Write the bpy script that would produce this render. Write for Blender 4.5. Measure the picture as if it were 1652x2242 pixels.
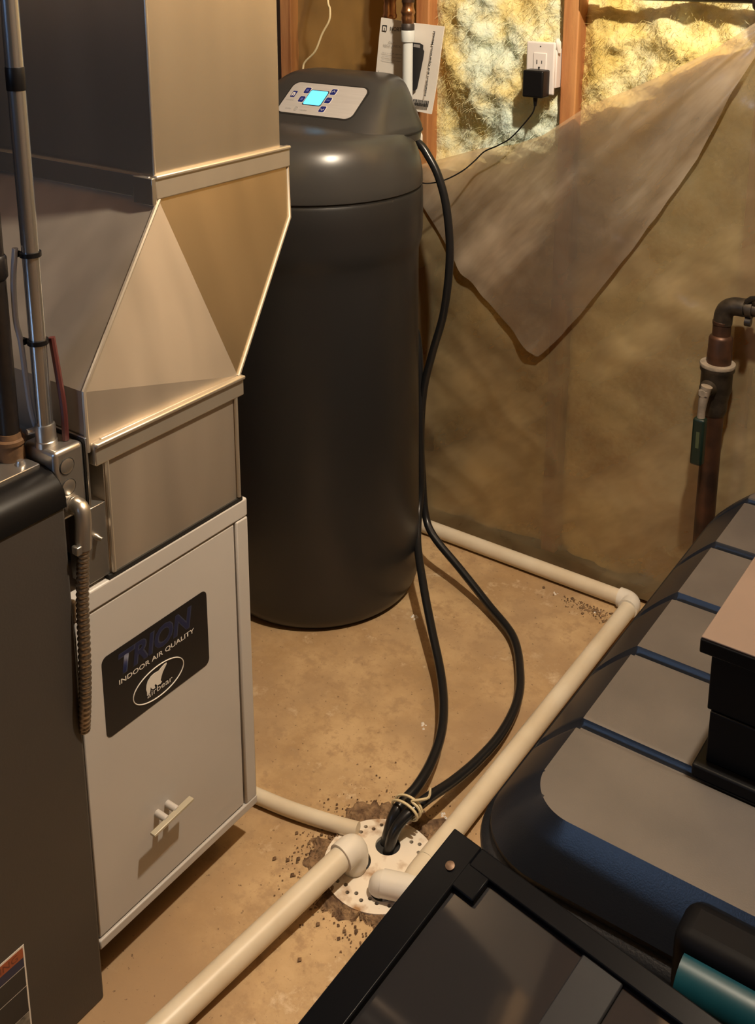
import bpy, bmesh, math, random
from mathutils import Vector, Matrix, noise

for o in list(bpy.data.objects):
    bpy.data.objects.remove(o, do_unlink=True)
scene = bpy.context.scene
col = scene.collection
R = math.radians

# ------------------------------------------------------------------ camera
cam_d = bpy.data.cameras.new('camera')
cam = bpy.data.objects.new('camera', cam_d)
col.objects.link(cam)
cam.location = (0, 0, 1.5)
cam.rotation_euler = (R(90 - 14.43), 0, R(35.5))
cam_d.sensor_fit = 'VERTICAL'
cam_d.sensor_height = 36
cam_d.sensor_width = 36
cam_d.lens = 36 * 2337 / 2242
cam_d.shift_y = -(1121 - 478) / 2242
cam_d.clip_start = 0.02
scene.camera = cam

# ------------------------------------------------------------------ light
world = bpy.data.worlds.new('world')
scene.world = world
world.use_nodes = True
bg = world.node_tree.nodes['Background']
bg.inputs['Color'].default_value = (1.0, 0.82, 0.62, 1)
bg.inputs['Strength'].default_value = 0.03
LAMP = Vector((-0.30, 1.20, 2.27))
ld = bpy.data.lights.new('bulb_light', 'POINT')
ld.energy = 88
ld.color = (1.0, 0.85, 0.65)
ld.shadow_soft_size = 0.035
lo = bpy.data.objects.new('bulb_light', ld)
lo.location = LAMP
col.objects.link(lo)
scene.view_settings.view_transform = 'Standard'
scene.view_settings.look = 'None'
scene.view_settings.gamma = 1
scene.view_settings.use_curve_mapping = False
scene.view_settings.exposure = 0.75

# ------------------------------------------------------------------ materials
MATS = {}


def mat(name, color, rough=0.5, metal=0.0, var=0.0, vscale=6.0, color2=None, bump=0.0, bscale=40.0,
        emit=None, estr=0.0, stretch=(1, 1, 1), rvar=0.0, coat=0.0, spec=0.5, detail=5.0, lo=0.35, hi=0.65):
    if name in MATS:
        return MATS[name]
    m = bpy.data.materials.new(name)
    m.use_nodes = True
    nt = m.node_tree
    b = nt.nodes['Principled BSDF']
    b.inputs['Base Color'].default_value = (*color, 1)
    b.inputs['Roughness'].default_value = rough
    b.inputs['Metallic'].default_value = metal
    b.inputs['Specular IOR Level'].default_value = spec
    b.inputs['Coat Weight'].default_value = coat
    if emit:
        b.inputs['Emission Color'].default_value = (*emit, 1)
        b.inputs['Emission Strength'].default_value = estr
    if var or color2 or bump or rvar:
        tc = nt.nodes.new('ShaderNodeTexCoord')
        mp = nt.nodes.new('ShaderNodeMapping')
        mp.inputs['Scale'].default_value = stretch
        geo = nt.nodes.new('ShaderNodeNewGeometry')
        nt.links.new(geo.outputs['Position'], mp.inputs['Vector'])
        if color2 or var or rvar:
            n = nt.nodes.new('ShaderNodeTexNoise')
            n.inputs['Scale'].default_value = vscale
            n.inputs['Detail'].default_value = detail
            nt.links.new(mp.outputs['Vector'], n.inputs['Vector'])
            mr = nt.nodes.new('ShaderNodeMapRange')
            mr.inputs['From Min'].default_value = lo
            mr.inputs['From Max'].default_value = hi
            nt.links.new(n.outputs['Fac'], mr.inputs['Value'])
            mx = nt.nodes.new('ShaderNodeMix')
            mx.data_type = 'RGBA'
            mx.inputs['A'].default_value = (*color, 1)
            c2 = color2 if color2 else tuple(max(0, c * (1 - var)) for c in color)
            mx.inputs['B'].default_value = (*c2, 1)
            nt.links.new(mr.outputs['Result'], mx.inputs['Factor'])
            nt.links.new(mx.outputs['Result'], b.inputs['Base Color'])
            if rvar:
                m2 = nt.nodes.new('ShaderNodeMapRange')
                m2.inputs['From Min'].default_value = lo
                m2.inputs['From Max'].default_value = hi
                m2.inputs['To Min'].default_value = max(0.02, rough - rvar)
                m2.inputs['To Max'].default_value = min(1, rough + rvar)
                nt.links.new(n.outputs['Fac'], m2.inputs['Value'])
                nt.links.new(m2.outputs['Result'], b.inputs['Roughness'])
        if bump:
            nb = nt.nodes.new('ShaderNodeTexNoise')
            nb.inputs['Scale'].default_value = bscale
            nb.inputs['Detail'].default_value = 4
            nt.links.new(mp.outputs['Vector'], nb.inputs['Vector'])
            bp = nt.nodes.new('ShaderNodeBump')
            bp.inputs['Strength'].default_value = bump
            bp.inputs['Distance'].default_value = 0.004
            nt.links.new(nb.outputs['Fac'], bp.inputs['Height'])
            nt.links.new(bp.outputs['Normal'], b.inputs['Normal'])
    MATS[name] = m
    return m


def floor_material():
    m = bpy.data.materials.new('stained_concrete')
    m.use_nodes = True
    nt = m.node_tree
    b = nt.nodes['Principled BSDF']
    geo = nt.nodes.new('ShaderNodeNewGeometry')

    def nz(scale, detail, lo, hi, rough=0.6):
        n = nt.nodes.new('ShaderNodeTexNoise')
        n.inputs['Scale'].default_value = scale
        n.inputs['Detail'].default_value = detail
        n.inputs['Roughness'].default_value = rough
        nt.links.new(geo.outputs['Position'], n.inputs['Vector'])
        mr = nt.nodes.new('ShaderNodeMapRange')
        mr.inputs['From Min'].default_value = lo
        mr.inputs['From Max'].default_value = hi
        nt.links.new(n.outputs['Fac'], mr.inputs['Value'])
        return mr.outputs['Result'], n

    def mix(a, bcol, fac):
        mx = nt.nodes.new('ShaderNodeMix')
        mx.data_type = 'RGBA'
        if isinstance(a, tuple):
            mx.inputs['A'].default_value = (*a, 1)
        else:
            nt.links.new(a, mx.inputs['A'])
        mx.inputs['B'].default_value = (*bcol, 1)
        nt.links.new(fac, mx.inputs['Factor'])
        return mx.outputs['Result']
    f1, n1 = nz(4, 7, .40, .62, .65)
    f2, n2 = nz(17, 8, .50, .72, .7)
    f3, n3 = nz(8, 9, .57, .70, .75)
    f4, n4 = nz(110, 4, .64, .72)
    f6, n6 = nz(34, 8, .52, .68, .7)
    f5, n5 = nz(2.2, 4, .45, .62)
    c = mix((.58, .41, .225), (.40, .26, .130), f1)
    c = mix(c, (.36, .225, .11), f2)
    c = mix(c, (.40, .27, .15), f6)
    c = mix(c, (.74, .59, .40), f3)
    c = mix(c, (.36, .24, .135), f5)
    c = mix(c, (.16, .10, .06), f4)
    nt.links.new(c, b.inputs['Base Color'])
    b.inputs['Roughness'].default_value = .62
    b.inputs['Specular IOR Level'].default_value = .35
    bp = nt.nodes.new('ShaderNodeBump')
    bp.inputs['Strength'].default_value = .35
    bp.inputs['Distance'].default_value = .004
    nt.links.new(n2.outputs['Fac'], bp.inputs['Height'])
    nt.links.new(bp.outputs['Normal'], b.inputs['Normal'])
    return m


def steel_material(name, base, rough, spangle=60.0, blotch=.25, streak=True, metal=.93):
    m = bpy.data.materials.new(name)
    m.use_nodes = True
    nt = m.node_tree
    b = nt.nodes['Principled BSDF']
    geo = nt.nodes.new('ShaderNodeNewGeometry')
    mp = nt.nodes.new('ShaderNodeMapping')
    mp.inputs['Scale'].default_value = (1, 1, .14 if streak else 1)
    nt.links.new(geo.outputs['Position'], mp.inputs['Vector'])
    v = nt.nodes.new('ShaderNodeTexVoronoi')
    v.inputs['Scale'].default_value = spangle * 5
    nt.links.new(geo.outputs['Position'], v.inputs['Vector'])
    n = nt.nodes.new('ShaderNodeTexNoise')
    n.inputs['Scale'].default_value = 9
    n.inputs['Detail'].default_value = 2
    nt.links.new(mp.outputs['Vector'], n.inputs['Vector'])
    mr = nt.nodes.new('ShaderNodeMapRange')
    mr.inputs['From Min'].default_value = .35
    mr.inputs['From Max'].default_value = .68
    nt.links.new(n.outputs['Fac'], mr.inputs['Value'])
    mx = nt.nodes.new('ShaderNodeMix')
    mx.data_type = 'RGBA'
    mx.inputs['A'].default_value = (*base, 1)
    mx.inputs['B'].default_value = (*[c * (1 - blotch) for c in base], 1)
    nt.links.new(mr.outputs['Result'], mx.inputs['Factor'])
    nt.links.new(mx.outputs['Result'], b.inputs['Base Color'])
    r2 = nt.nodes.new('ShaderNodeMapRange')
    r2.inputs['To Min'].default_value = rough - .04
    r2.inputs['To Max'].default_value = rough + .05
    sep = nt.nodes.new('ShaderNodeSeparateColor')
    nt.links.new(v.outputs['Color'], sep.inputs['Color'])
    nt.links.new(mr.outputs['Result'], r2.inputs['Value'])
    b.inputs['Roughness'].default_value = rough
    b.inputs['Metallic'].default_value = metal
    MATS[name] = m
    return m


def poly_material(name, tint, opac, gloss_rough=.22, ior=1.5, streak=None):
    """milky translucent polyethylene film"""
    m = bpy.data.materials.new(name)
    m.use_nodes = True
    nt = m.node_tree
    nt.nodes.remove(nt.nodes['Principled BSDF'])
    out = nt.nodes['Material Output']
    tr = nt.nodes.new('ShaderNodeBsdfTransparent')
    tr.inputs['Color'].default_value = (.97, .90, .78, 1)
    df = nt.nodes.new('ShaderNodeBsdfDiffuse')
    df.inputs['Color'].default_value = (*tint, 1)
    tl = nt.nodes.new('ShaderNodeBsdfTranslucent')
    tl.inputs['Color'].default_value = (*tint, 1)
    gl = nt.nodes.new('ShaderNodeBsdfGlossy')
    gl.inputs['Roughness'].default_value = gloss_rough
    gl.inputs['Color'].default_value = (1, 1, 1, 1)
    a = nt.nodes.new('ShaderNodeMixShader')
    a.inputs['Fac'].default_value = .5
    nt.links.new(df.outputs[0], a.inputs[1])
    nt.links.new(tl.outputs[0], a.inputs[2])
    b = nt.nodes.new('ShaderNodeMixShader')
    b.inputs['Fac'].default_value = opac
    if streak:      # slanted noise streaks of milkier, more opaque film
        g2 = nt.nodes.new('ShaderNodeNewGeometry')
        m2 = nt.nodes.new('ShaderNodeMapping')
        m2.vector_type = 'TEXTURE'
        m2.inputs['Rotation'].default_value = (0, R(-streak[0]), 0)
        m2.inputs['Scale'].default_value = (streak[1], 1, 1)
        nt.links.new(g2.outputs['Position'], m2.inputs['Vector'])
        n2 = nt.nodes.new('ShaderNodeTexNoise')
        n2.inputs['Scale'].default_value = streak[2]
        n2.inputs['Detail'].default_value = 5
        n2.inputs['Roughness'].default_value = .55
        nt.links.new(m2.outputs['Vector'], n2.inputs['Vector'])
        r3 = nt.nodes.new('ShaderNodeMapRange')
        r3.interpolation_type = 'SMOOTHSTEP'
        r3.inputs['From Min'].default_value = .45
        r3.inputs['From Max'].default_value = .72
        r3.inputs['To Min'].default_value = opac
        r3.inputs['To Max'].default_value = streak[3]
        nt.links.new(n2.outputs['Fac'], r3.inputs['Value'])
        nt.links.new(r3.outputs['Result'], b.inputs['Fac'])
    nt.links.new(tr.outputs[0], b.inputs[1])
    nt.links.new(a.outputs[0], b.inputs[2])
    c = nt.nodes.new('ShaderNodeMixShader')
    fr = nt.nodes.new('ShaderNodeFresnel')
    fr.inputs['IOR'].default_value = ior
    nt.links.new(fr.outputs[0], c.inputs['Fac'])
    nt.links.new(b.outputs[0], c.inputs[1])
    nt.links.new(gl.outputs[0], c.inputs[2])
    geo = nt.nodes.new('ShaderNodeNewGeometry')
    n = nt.nodes.new('ShaderNodeTexNoise')
    n.inputs['Scale'].default_value = 14
    n.inputs['Detail'].default_value = 1.5
    nt.links.new(geo.outputs['Position'], n.inputs['Vector'])
    bp = nt.nodes.new('ShaderNodeBump')
    bp.inputs['Strength'].default_value = .5
    bp.inputs['Distance'].default_value = .012
    nt.links.new(n.outputs['Fac'], bp.inputs['Height'])
    for s in (df, gl, tl):
        nt.links.new(bp.outputs['Normal'], s.inputs['Normal'])
    nt.links.new(c.outputs[0], out.inputs['Surface'])
    MATS[name] = m
    return m


def insulation_material(name, cols, scale=7.0, low=None):
    m = bpy.data.materials.new(name)
    m.use_nodes = True
    nt = m.node_tree
    b = nt.nodes['Principled BSDF']
    geo = nt.nodes.new('ShaderNodeNewGeometry')
    n = nt.nodes.new('ShaderNodeTexNoise')
    n.inputs['Scale'].default_value = scale
    n.inputs['Detail'].default_value = 7
    n.inputs['Roughness'].default_value = .6
    nt.links.new(geo.outputs['Position'], n.inputs['Vector'])
    cr = nt.nodes.new('ShaderNodeValToRGB')
    e = cr.color_ramp.elements
    e[0].position, e[0].color = .34, (*cols[0], 1)
    e[1].position, e[1].color = .66, (*cols[-1], 1)
    k = len(cols)
    for i in range(1, k - 1):
        el = e.new(.34 + .32 * i / (k - 1))
        el.color = (*cols[i], 1)
    nt.links.new(n.outputs['Fac'], cr.inputs['Fac'])
    colour = cr.outputs['Color']
    if low:      # warmer wool low in the bay, brightened to make up for weak lamp light
        c2 = nt.nodes.new('ShaderNodeValToRGB')
        f = c2.color_ramp.elements
        f[0].position, f[0].color = .40, (*low[0], 1)
        f[1].position, f[1].color = .60, (*low[1], 1)
        nt.links.new(n.outputs['Fac'], c2.inputs['Fac'])
        sz = nt.nodes.new('ShaderNodeSeparateXYZ')
        nt.links.new(geo.outputs['Position'], sz.inputs['Vector'])
        mz = nt.nodes.new('ShaderNodeMapRange')
        mz.inputs['From Min'].default_value = .78
        mz.inputs['From Max'].default_value = 1.05
        nt.links.new(sz.outputs['Z'], mz.inputs['Value'])
        mz2 = nt.nodes.new('ShaderNodeMix')
        mz2.data_type = 'RGBA'
        nt.links.new(mz.outputs['Result'], mz2.inputs['Factor'])
        nt.links.new(c2.outputs['Color'], mz2.inputs['A'])
        nt.links.new(colour, mz2.inputs['B'])
        colour = mz2.outputs['Result']
    nt.links.new(colour, b.inputs['Base Color'])
    b.inputs['Roughness'].default_value = .95
    b.inputs['Specular IOR Level'].default_value = .1
    n2 = nt.nodes.new('ShaderNodeTexNoise')
    n2.inputs['Scale'].default_value = 60
    n2.inputs['Detail'].default_value = 8
    nt.links.new(geo.outputs['Position'], n2.inputs['Vector'])
    bp = nt.nodes.new('ShaderNodeBump')
    bp.inputs['Strength'].default_value = .8
    bp.inputs['Distance'].default_value = .01
    nt.links.new(n2.outputs['Fac'], bp.inputs['Height'])
    nt.links.new(bp.outputs['Normal'], b.inputs['Normal'])
    MATS[name] = m
    return m


M_floor = floor_material()
M_steel = steel_material('galvanised_sheet', (.74, .68, .58), .27, 45, .18, metal=.90)
M_steel_warm = steel_material('galvanised_sheet_golden_reflection', (.62, .51, .34), .30, 45, .25, metal=.92)  # golden base colour stands in for the back wall reflected in the sheet
M_steel_dull = steel_material('galvanised_sheet_dull', (.68, .60, .50), .44, 45, .34, metal=.76)
M_steel_band = steel_material('galvanised_cleat', (.70, .64, .54), .36, 60, .12, metal=.8)
M_emt = steel_material('galvanised_conduit', (.60, .61, .62), .22, 90, .15)
M_box_steel = steel_material('pressed_steel', (.66, .63, .58), .33, 90, .15)
M_poly = poly_material('polyethylene_film', (1.0, .83, .48), .25, .24, streak=(40, 2.5, 5, .50))
M_poly_flap = poly_material('polyethylene_film_flap', (1.0, .88, .70), .20, .22, streak=(48, 4.5, 6.5, .62))
M_poly_left = poly_material('polyethylene_film_left', (.62, .42, .19), .30, .5, 1.12)
M_ins = insulation_material('fibreglass_yellow', [(.46, .33, .08), (.72, .58, .22), (.80, .72, .40), (.66, .72, .56)], 6, low=((.60, .36, .09), (1.0, .86, .46)))
M_ins_mint = insulation_material('fibreglass_pale', [(.60, .46, .16), (.76, .66, .32), (.70, .76, .60), (.60, .72, .66)], 5, low=((.58, .36, .10), (.98, .80, .44)))
M_ins_cov = insulation_material('fibreglass_covered', [(.60, .36, .11), (.76, .52, .20), (.90, .70, .36), (.90, .76, .46)], 5)
M_kraft = mat('kraft_facing', (.42, .27, .09), .85, var=.35, vscale=5)
M_pine = mat('pine_stud', (.52, .25, .09), .65, color2=(.34, .13, .045), vscale=5, stretch=(6, 6, .6), bump=.2)
M_plate = mat('sole_plate_wood', (.28, .17, .09), .75, var=.4, vscale=9)
M_sheath = mat('sheathing_board', (.22, .15, .08), .9, var=.3)
M_plaster = mat('basement_wall', (.34, .27, .19), .9, var=.15, vscale=3)
M_left_wall = mat('left_basement_wall', (.30, .24, .19), .9, var=.15, vscale=3)
M_dark_wall = mat('dark_basement_wall', (.035, .032, .03), .9, var=.15, vscale=3)
M_joist = mat('joist_wood', (.40, .25, .13), .75, var=.3, vscale=4, stretch=(4, .5, 4))
M_soft = mat('softener_plastic', (.018, .018, .019), .34, var=.12, vscale=5, rvar=.04)
M_soft_lid = mat('softener_lid_plastic', (.042, .041, .040), .31, var=.1, vscale=6, rvar=.03)
M_gap = mat('dark_seam', (.012, .011, .010), .7)
M_black = mat('black_plastic', (.005, .005, .006), .38, spec=.3)
M_silver = mat('brushed_panel', (.60, .58, .57), .36, .25, var=.08, vscale=30, stretch=(.3, 8, 8))
M_lcd = mat('lcd_screen', (.05, .3, .6), .3, emit=(.12, .62, 1.0), estr=1.0)
M_lcd_ink = mat('lcd_digits', (.05, .25, .5), .4, emit=(.08, .42, .8), estr=.8)
M_blue = mat('blue_button', (.012, .02, .16), .4)
M_white_ink = mat('white_print', (.74, .71, .66), .5)
M_grey_ink = mat('grey_print', (.28, .27, .27), .6)
M_paper = mat('white_paper', (.80, .76, .70), .6, var=.06, vscale=12)
M_ink = mat('black_print', (.02, .02, .022), .5)
M_navy_ink = mat('navy_print', (.012, .017, .060), .4)
M_navy_line = mat('navy_outline_print', (.040, .048, .085), .4)
M_pvc = mat('cream_pvc', (.74, .66, .52), .38, var=.10, vscale=9, color2=(.66, .56, .41))
M_pvc_w = mat('white_pvc', (.80, .75, .66), .38, var=.06, vscale=10)
M_white = mat('white_enamel', (.53, .505, .48), .40, var=.06, vscale=4)
M_furn = mat('furnace_paint', (.054, .047, .042), .48, var=.08, vscale=5, bump=.05, bscale=300)
M_trim = mat('furnace_black_trim', (.007, .0065, .0065), .36, spec=.16)
M_iron = mat('black_iron', (.012, .010, .009), .42, .1, color2=(.018, .012, .009), vscale=14, bump=.3, bscale=60)
M_rust = mat('rusty_metal', (.17, .09, .04), .7, .2, var=.5, vscale=60)
M_copper = mat('aged_copper', (.115, .052, .028), .45, .6, color2=(.045, .026, .018), vscale=16)
M_copper_b = mat('bright_copper', (.48, .24, .12), .28, .95, color2=(.22, .10, .05), vscale=30)
M_brass = mat('tarnished_brass', (.075, .058, .042), .45, .6, color2=(.035, .028, .021), vscale=40)
M_solder = mat('mineral_crust', (.27, .22, .165), .8, var=.3, vscale=80)
M_green = mat('green_lever_sleeve', (.004, .014, .009), .4)
M_rubber = mat('black_hose_rubber', (.012, .012, .013), .28, bump=.05, bscale=80)
M_cream = mat('cream_wire', (.72, .60, .36), .5)
M_greywire = mat('grey_cable', (.42, .46, .50), .45)
M_redwire = mat('red_brown_cable', (.085, .022, .020), .4)
M_outlet = mat('outlet_plastic', (.72, .68, .66), .4)
M_slot = mat('outlet_slot', (.02, .02, .02), .6)
M_dirt = mat('damp_dirt', (.10, .055, .030), .9, color2=(.30, .19, .10), vscale=45, bump=.8, bscale=120)
M_cover = mat('drain_cover_plastic', (.82, .74, .62), .5, color2=(.36, .20, .09), vscale=26, lo=.54, hi=.70, detail=9)
M_tote = mat('tote_plastic', (.010, .011, .014), .38, bump=.15, bscale=320)
M_tote_lid = mat('tote_lid_plastic', (.098, .085, .076), .45, color2=(.076, .066, .060), vscale=8, bump=.06, bscale=500)
# dust on level faces; flanks tinted dark navy for their shade and blue reflection
_nt = M_tote_lid.node_tree
_b = _nt.nodes['Principled BSDF']
_src = _b.inputs['Base Color'].links[0].from_socket
_g = _nt.nodes.new('ShaderNodeNewGeometry')
_sp = _nt.nodes.new('ShaderNodeSeparateXYZ')
_nt.links.new(_g.outputs['Normal'], _sp.inputs['Vector'])
_mr = _nt.nodes.new('ShaderNodeMapRange')
_mr.inputs['From Min'].default_value = .86
_mr.inputs['From Max'].default_value = .985
_nt.links.new(_sp.outputs['Z'], _mr.inputs['Value'])
_mx = _nt.nodes.new('ShaderNodeMix')
_mx.data_type = 'RGBA'
_mx.inputs['A'].default_value = (.011, .0135, .020, 1)
_nt.links.new(_src, _mx.inputs['B'])
_nt.links.new(_mr.outputs['Result'], _mx.inputs['Factor'])
_nt.links.new(_mx.outputs['Result'], _b.inputs['Base Color'])
_rr = _nt.nodes.new('ShaderNodeMapRange')
_rr.inputs['To Min'].default_value = .32
_rr.inputs['To Max'].default_value = .50
_nt.links.new(_mr.outputs['Result'], _rr.inputs['Value'])
_nt.links.new(_rr.outputs['Result'], _b.inputs['Roughness'])
M_teal = mat('teal_latch', (.005, .055, .080), .4, var=.3, vscale=9, spec=.3)
M_boxblack = mat('black_veneer', (.004, .004, .0045), .5, spec=.2)
M_boxtop = mat('dusty_black_top', (.17, .12, .095), .55, var=.1, vscale=10)
M_frame = mat('black_frame_metal', (.004, .0045, .006), .30, spec=.06)
M_glass = mat('smoked_glass', (.020, .020, .022), .05, spec=.6)
M_bar = mat('dark_grey_bar', (.016, .017, .020), .45, spec=.15)
M_chip = mat('plaster_crumb', (.78, .74, .68), .8)
M_orange = mat('orange_print', (.34, .085, .03), .5)
M_bulb = mat('bulb_glass', (1, .9, .7), .3, emit=(1, .82, .55), estr=6)
M_porc = mat('porcelain', (.75, .72, .66), .3)
M_sky = mat('window_daylight', (.3, .45, .7), .3, emit=(.35, .58, 1.0), estr=7.0)

# ------------------------------------------------------------------ helpers
LOC = {}


class MB:
    def __init__(s):
        s.v, s.f = [], []

    def add(s, vs, fs):
        n = len(s.v)
        s.v += [tuple(v) for v in vs]
        s.f += [tuple(i + n for i in f) for f in fs]
        return s

    def box(s, x0, x1, y0, y1, z0, z1):
        v = [(x, y, z) for z in (z0, z1) for y in (y0, y1) for x in (x0, x1)]
        return s.add(v, [(0, 2, 3, 1), (4, 5, 7, 6), (0, 1, 5, 4), (2, 6, 7, 3), (0, 4, 6, 2), (1, 3, 7, 5)])

    def obox(s, c, ax, ay, az, hx, hy, hz):
        c, ax, ay, az = map(Vector, (c, ax, ay, az))
        v = [c + ax * (sx * hx) + ay * (sy * hy) + az * (sz * hz) for sz in (-1, 1) for sy in (-1, 1) for sx in (-1, 1)]
        return s.add(v, [(0, 2, 3, 1), (4, 5, 7, 6), (0, 1, 5, 4), (2, 6, 7, 3), (0, 4, 6, 2), (1, 3, 7, 5)])

    def lathe(s, prof, c=(0, 0, 0), n=32, axis='Z', cap=True):
        c = Vector(c)
        vs, fs = [], []
        for r, h in prof:
            for k in range(n):
                a = 2 * math.pi * k / n
                p = (r * math.cos(a), r * math.sin(a), h)
                if axis == 'X':
                    p = (h, r * math.cos(a), r * math.sin(a))
                elif axis == 'Y':
                    p = (r * math.sin(a), h, r * math.cos(a))
                vs.append(c + Vector(p))
        for i in range(len(prof) - 1):
            for k in range(n):
                k2 = (k + 1) % n
                fs.append((i * n + k, i * n + k2, (i + 1) * n + k2, (i + 1) * n + k))
        if cap:
            fs.append(tuple(range(n))[::-1])
            fs.append(tuple((len(prof) - 1) * n + k for k in range(n)))
        return s.add(vs, fs)

    def tube(s, pts, r, n=12, cap=True, smooth=0, rad=None):
        P = [Vector(p) for p in pts]
        RR = rad if rad else [r] * len(P)
        if smooth:
            Q, Q2 = [], []
            for i in range(len(P) - 1):
                p0, p1, p2, p3 = P[max(i - 1, 0)], P[i], P[i + 1], P[min(i + 2, len(P) - 1)]
                for k in range(smooth):
                    t = k / smooth
                    Q.append(.5 * (2 * p1 + (p2 - p0) * t + (2 * p0 - 5 * p1 + 4 * p2 - p3) * t * t + (3 * p1 - p0 - 3 * p2 + p3) * t ** 3))
                    Q2.append(RR[i] * (1 - t) + RR[i + 1] * t)
            Q.append(P[-1])
            Q2.append(RR[-1])
            P, RR = Q, Q2
        T = [(P[min(i + 1, len(P) - 1)] - P[max(i - 1, 0)]).normalized() for i in range(len(P))]
        up = Vector((0, 0, 1)) if abs(T[0].z) < .9 else Vector((1, 0, 0))
        N = (up - T[0] * up.dot(T[0])).normalized()
        vs, fs = [], []
        for i, p in enumerate(P):
            N = (N - T[i] * N.dot(T[i])).normalized()
            B = T[i].cross(N)
            for k in range(n):
                a = 2 * math.pi * k / n
                vs.append(p + (N * math.cos(a) + B * math.sin(a)) * RR[i])
        for i in range(len(P) - 1):
            for k in range(n):
                k2 = (k + 1) % n
                fs.append((i * n + k, i * n + k2, (i + 1) * n + k2, (i + 1) * n + k))
        if cap:
            fs.append(tuple(range(n))[::-1])
            fs.append(tuple((len(P) - 1) * n + k for k in range(n)))
        return s.add(vs, fs)

    def prism(s, pts2, o, u, v, w, d):
        """polygon pts2 in (u,v) at origin o, extruded by d along w"""
        o, u, v, w = map(Vector, (o, u, v, w))
        n = len(pts2)
        vs = [o + u * a + v * b for a, b in pts2] + [o + u * a + v * b + w * d for a, b in pts2]
        fs = [tuple(range(n))[::-1], tuple(range(n, 2 * n))] + [(i, (i + 1) % n, n + (i + 1) % n, n + i) for i in range(n)]
        return s.add(vs, fs)

    def build(s, name, m, parent=None, smooth=False, bevel=0.0, seg=2, angle=40):
        off = LOC.get(parent.name, Vector()) if parent else Vector()
        me = bpy.data.meshes.new(name)
        me.from_pydata([Vector(v) - off for v in s.v], [], s.f)
        bm = bmesh.new()
        bm.from_mesh(me)
        bmesh.ops.recalc_face_normals(bm, faces=bm.faces)
        bm.to_mesh(me)
        bm.free()
        return mobj(name, me, m, parent, smooth, bevel, seg, angle)


def mobj(name, me, m, parent=None, smooth=False, bevel=0.0, seg=2, angle=40):
    me.materials.append(m)
    o = bpy.data.objects.new(name, me)
    col.objects.link(o)
    if parent:
        o.parent = parent
        LOC[o.name] = LOC.get(parent.name, Vector())
    if smooth or bevel:
        for p in me.polygons:
            p.use_smooth = True
    if bevel:
        b = o.modifiers.new('bevel', 'BEVEL')
        b.width = bevel
        b.segments = seg
        b.limit_method = 'ANGLE'
        b.angle_limit = R(35)
    if smooth or bevel:
        me.set_sharp_from_angle(angle=R(angle if not bevel else 60))
    return o


def thing(name, label, cat, loc=(0, 0, 0), group=None):
    o = bpy.data.objects.new(name, None)
    o.location = loc
    o.empty_display_size = .05
    col.objects.link(o)
    o['label'] = label
    o['category'] = cat
    if group:
        o['group'] = group
    LOC[o.name] = Vector(loc)
    return o


def tag(o, label, cat, group=None, kind=None):
    o['label'] = label
    o['category'] = cat
    if group:
        o['group'] = group
    if kind:
        o['kind'] = kind
    return o


def struct(o):
    o['kind'] = 'structure'
    return o


def sempty(name, loc=(0, 0, 0)):
    o = bpy.data.objects.new(name, None)
    o.location = loc
    col.objects.link(o)
    o['kind'] = 'structure'
    LOC[o.name] = Vector(loc)
    return o


def rrect(w, h, r, n=6, cx=0, cy=0):
    pts = []
    for qx, qy, a0 in ((1, 1, 0), (-1, 1, 90), (-1, -1, 180), (1, -1, 270)):
        for k in range(n + 1):
            a = R(a0 + 90 * k / n)
            pts.append((cx + qx * (w / 2 - r) + r * math.cos(a), cy + qy * (h / 2 - r) + r * math.sin(a)))
    return pts


def text(s, o, u, v, w, width, height, m, parent, name, shear=0.0, depth=.0004, bold=0.0):
    """flat lettering fitted into width x height at origin o (lower left), raised by depth along w"""
    cu = bpy.data.curves.new('t', 'FONT')
    cu.body = s
    cu.extrude = 0
    cu.offset = bold
    cu.resolution_u = 3
    to = bpy.data.objects.new('t', cu)
    col.objects.link(to)
    bpy.context.view_layer.update()
    me = bpy.data.meshes.new_from_object(to.evaluated_get(bpy.context.evaluated_depsgraph_get()))
    bpy.data.objects.remove(to, do_unlink=True)
    bpy.data.curves.remove(cu)
    xs = [q.co.x for q in me.vertices]
    ys = [q.co.y for q in me.vertices]
    x0, x1, y0, y1 = min(xs), max(xs), min(ys), max(ys)
    o, u, v, w = map(Vector, (o, u, v, w))
    off = LOC.get(parent.name, Vector()) if parent else Vector()
    for q in me.vertices:
        b = (q.co.y - y0) / (y1 - y0) * height
        a = (q.co.x - x0) / (x1 - x0) * width + shear * b
        q.co = o + u * a + v * b + w * depth - off
    me.name = name
    return mobj(name, me, m, parent)


X, Y, Z = Vector((1, 0, 0)), Vector((0, 1, 0)), Vector((0, 0, 1))
random.seed(4)

# ================================================================== setting
WY = 2.164          # face of the back wall studs
fl = MB()
fl.add([(-3, -2.6, 0), (2.4, -2.6, 0), (2.4, WY + .2, 0), (-3, WY + .2, 0)], [(0, 1, 2, 3)])
floor = struct(fl.build('floor', M_floor))

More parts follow.
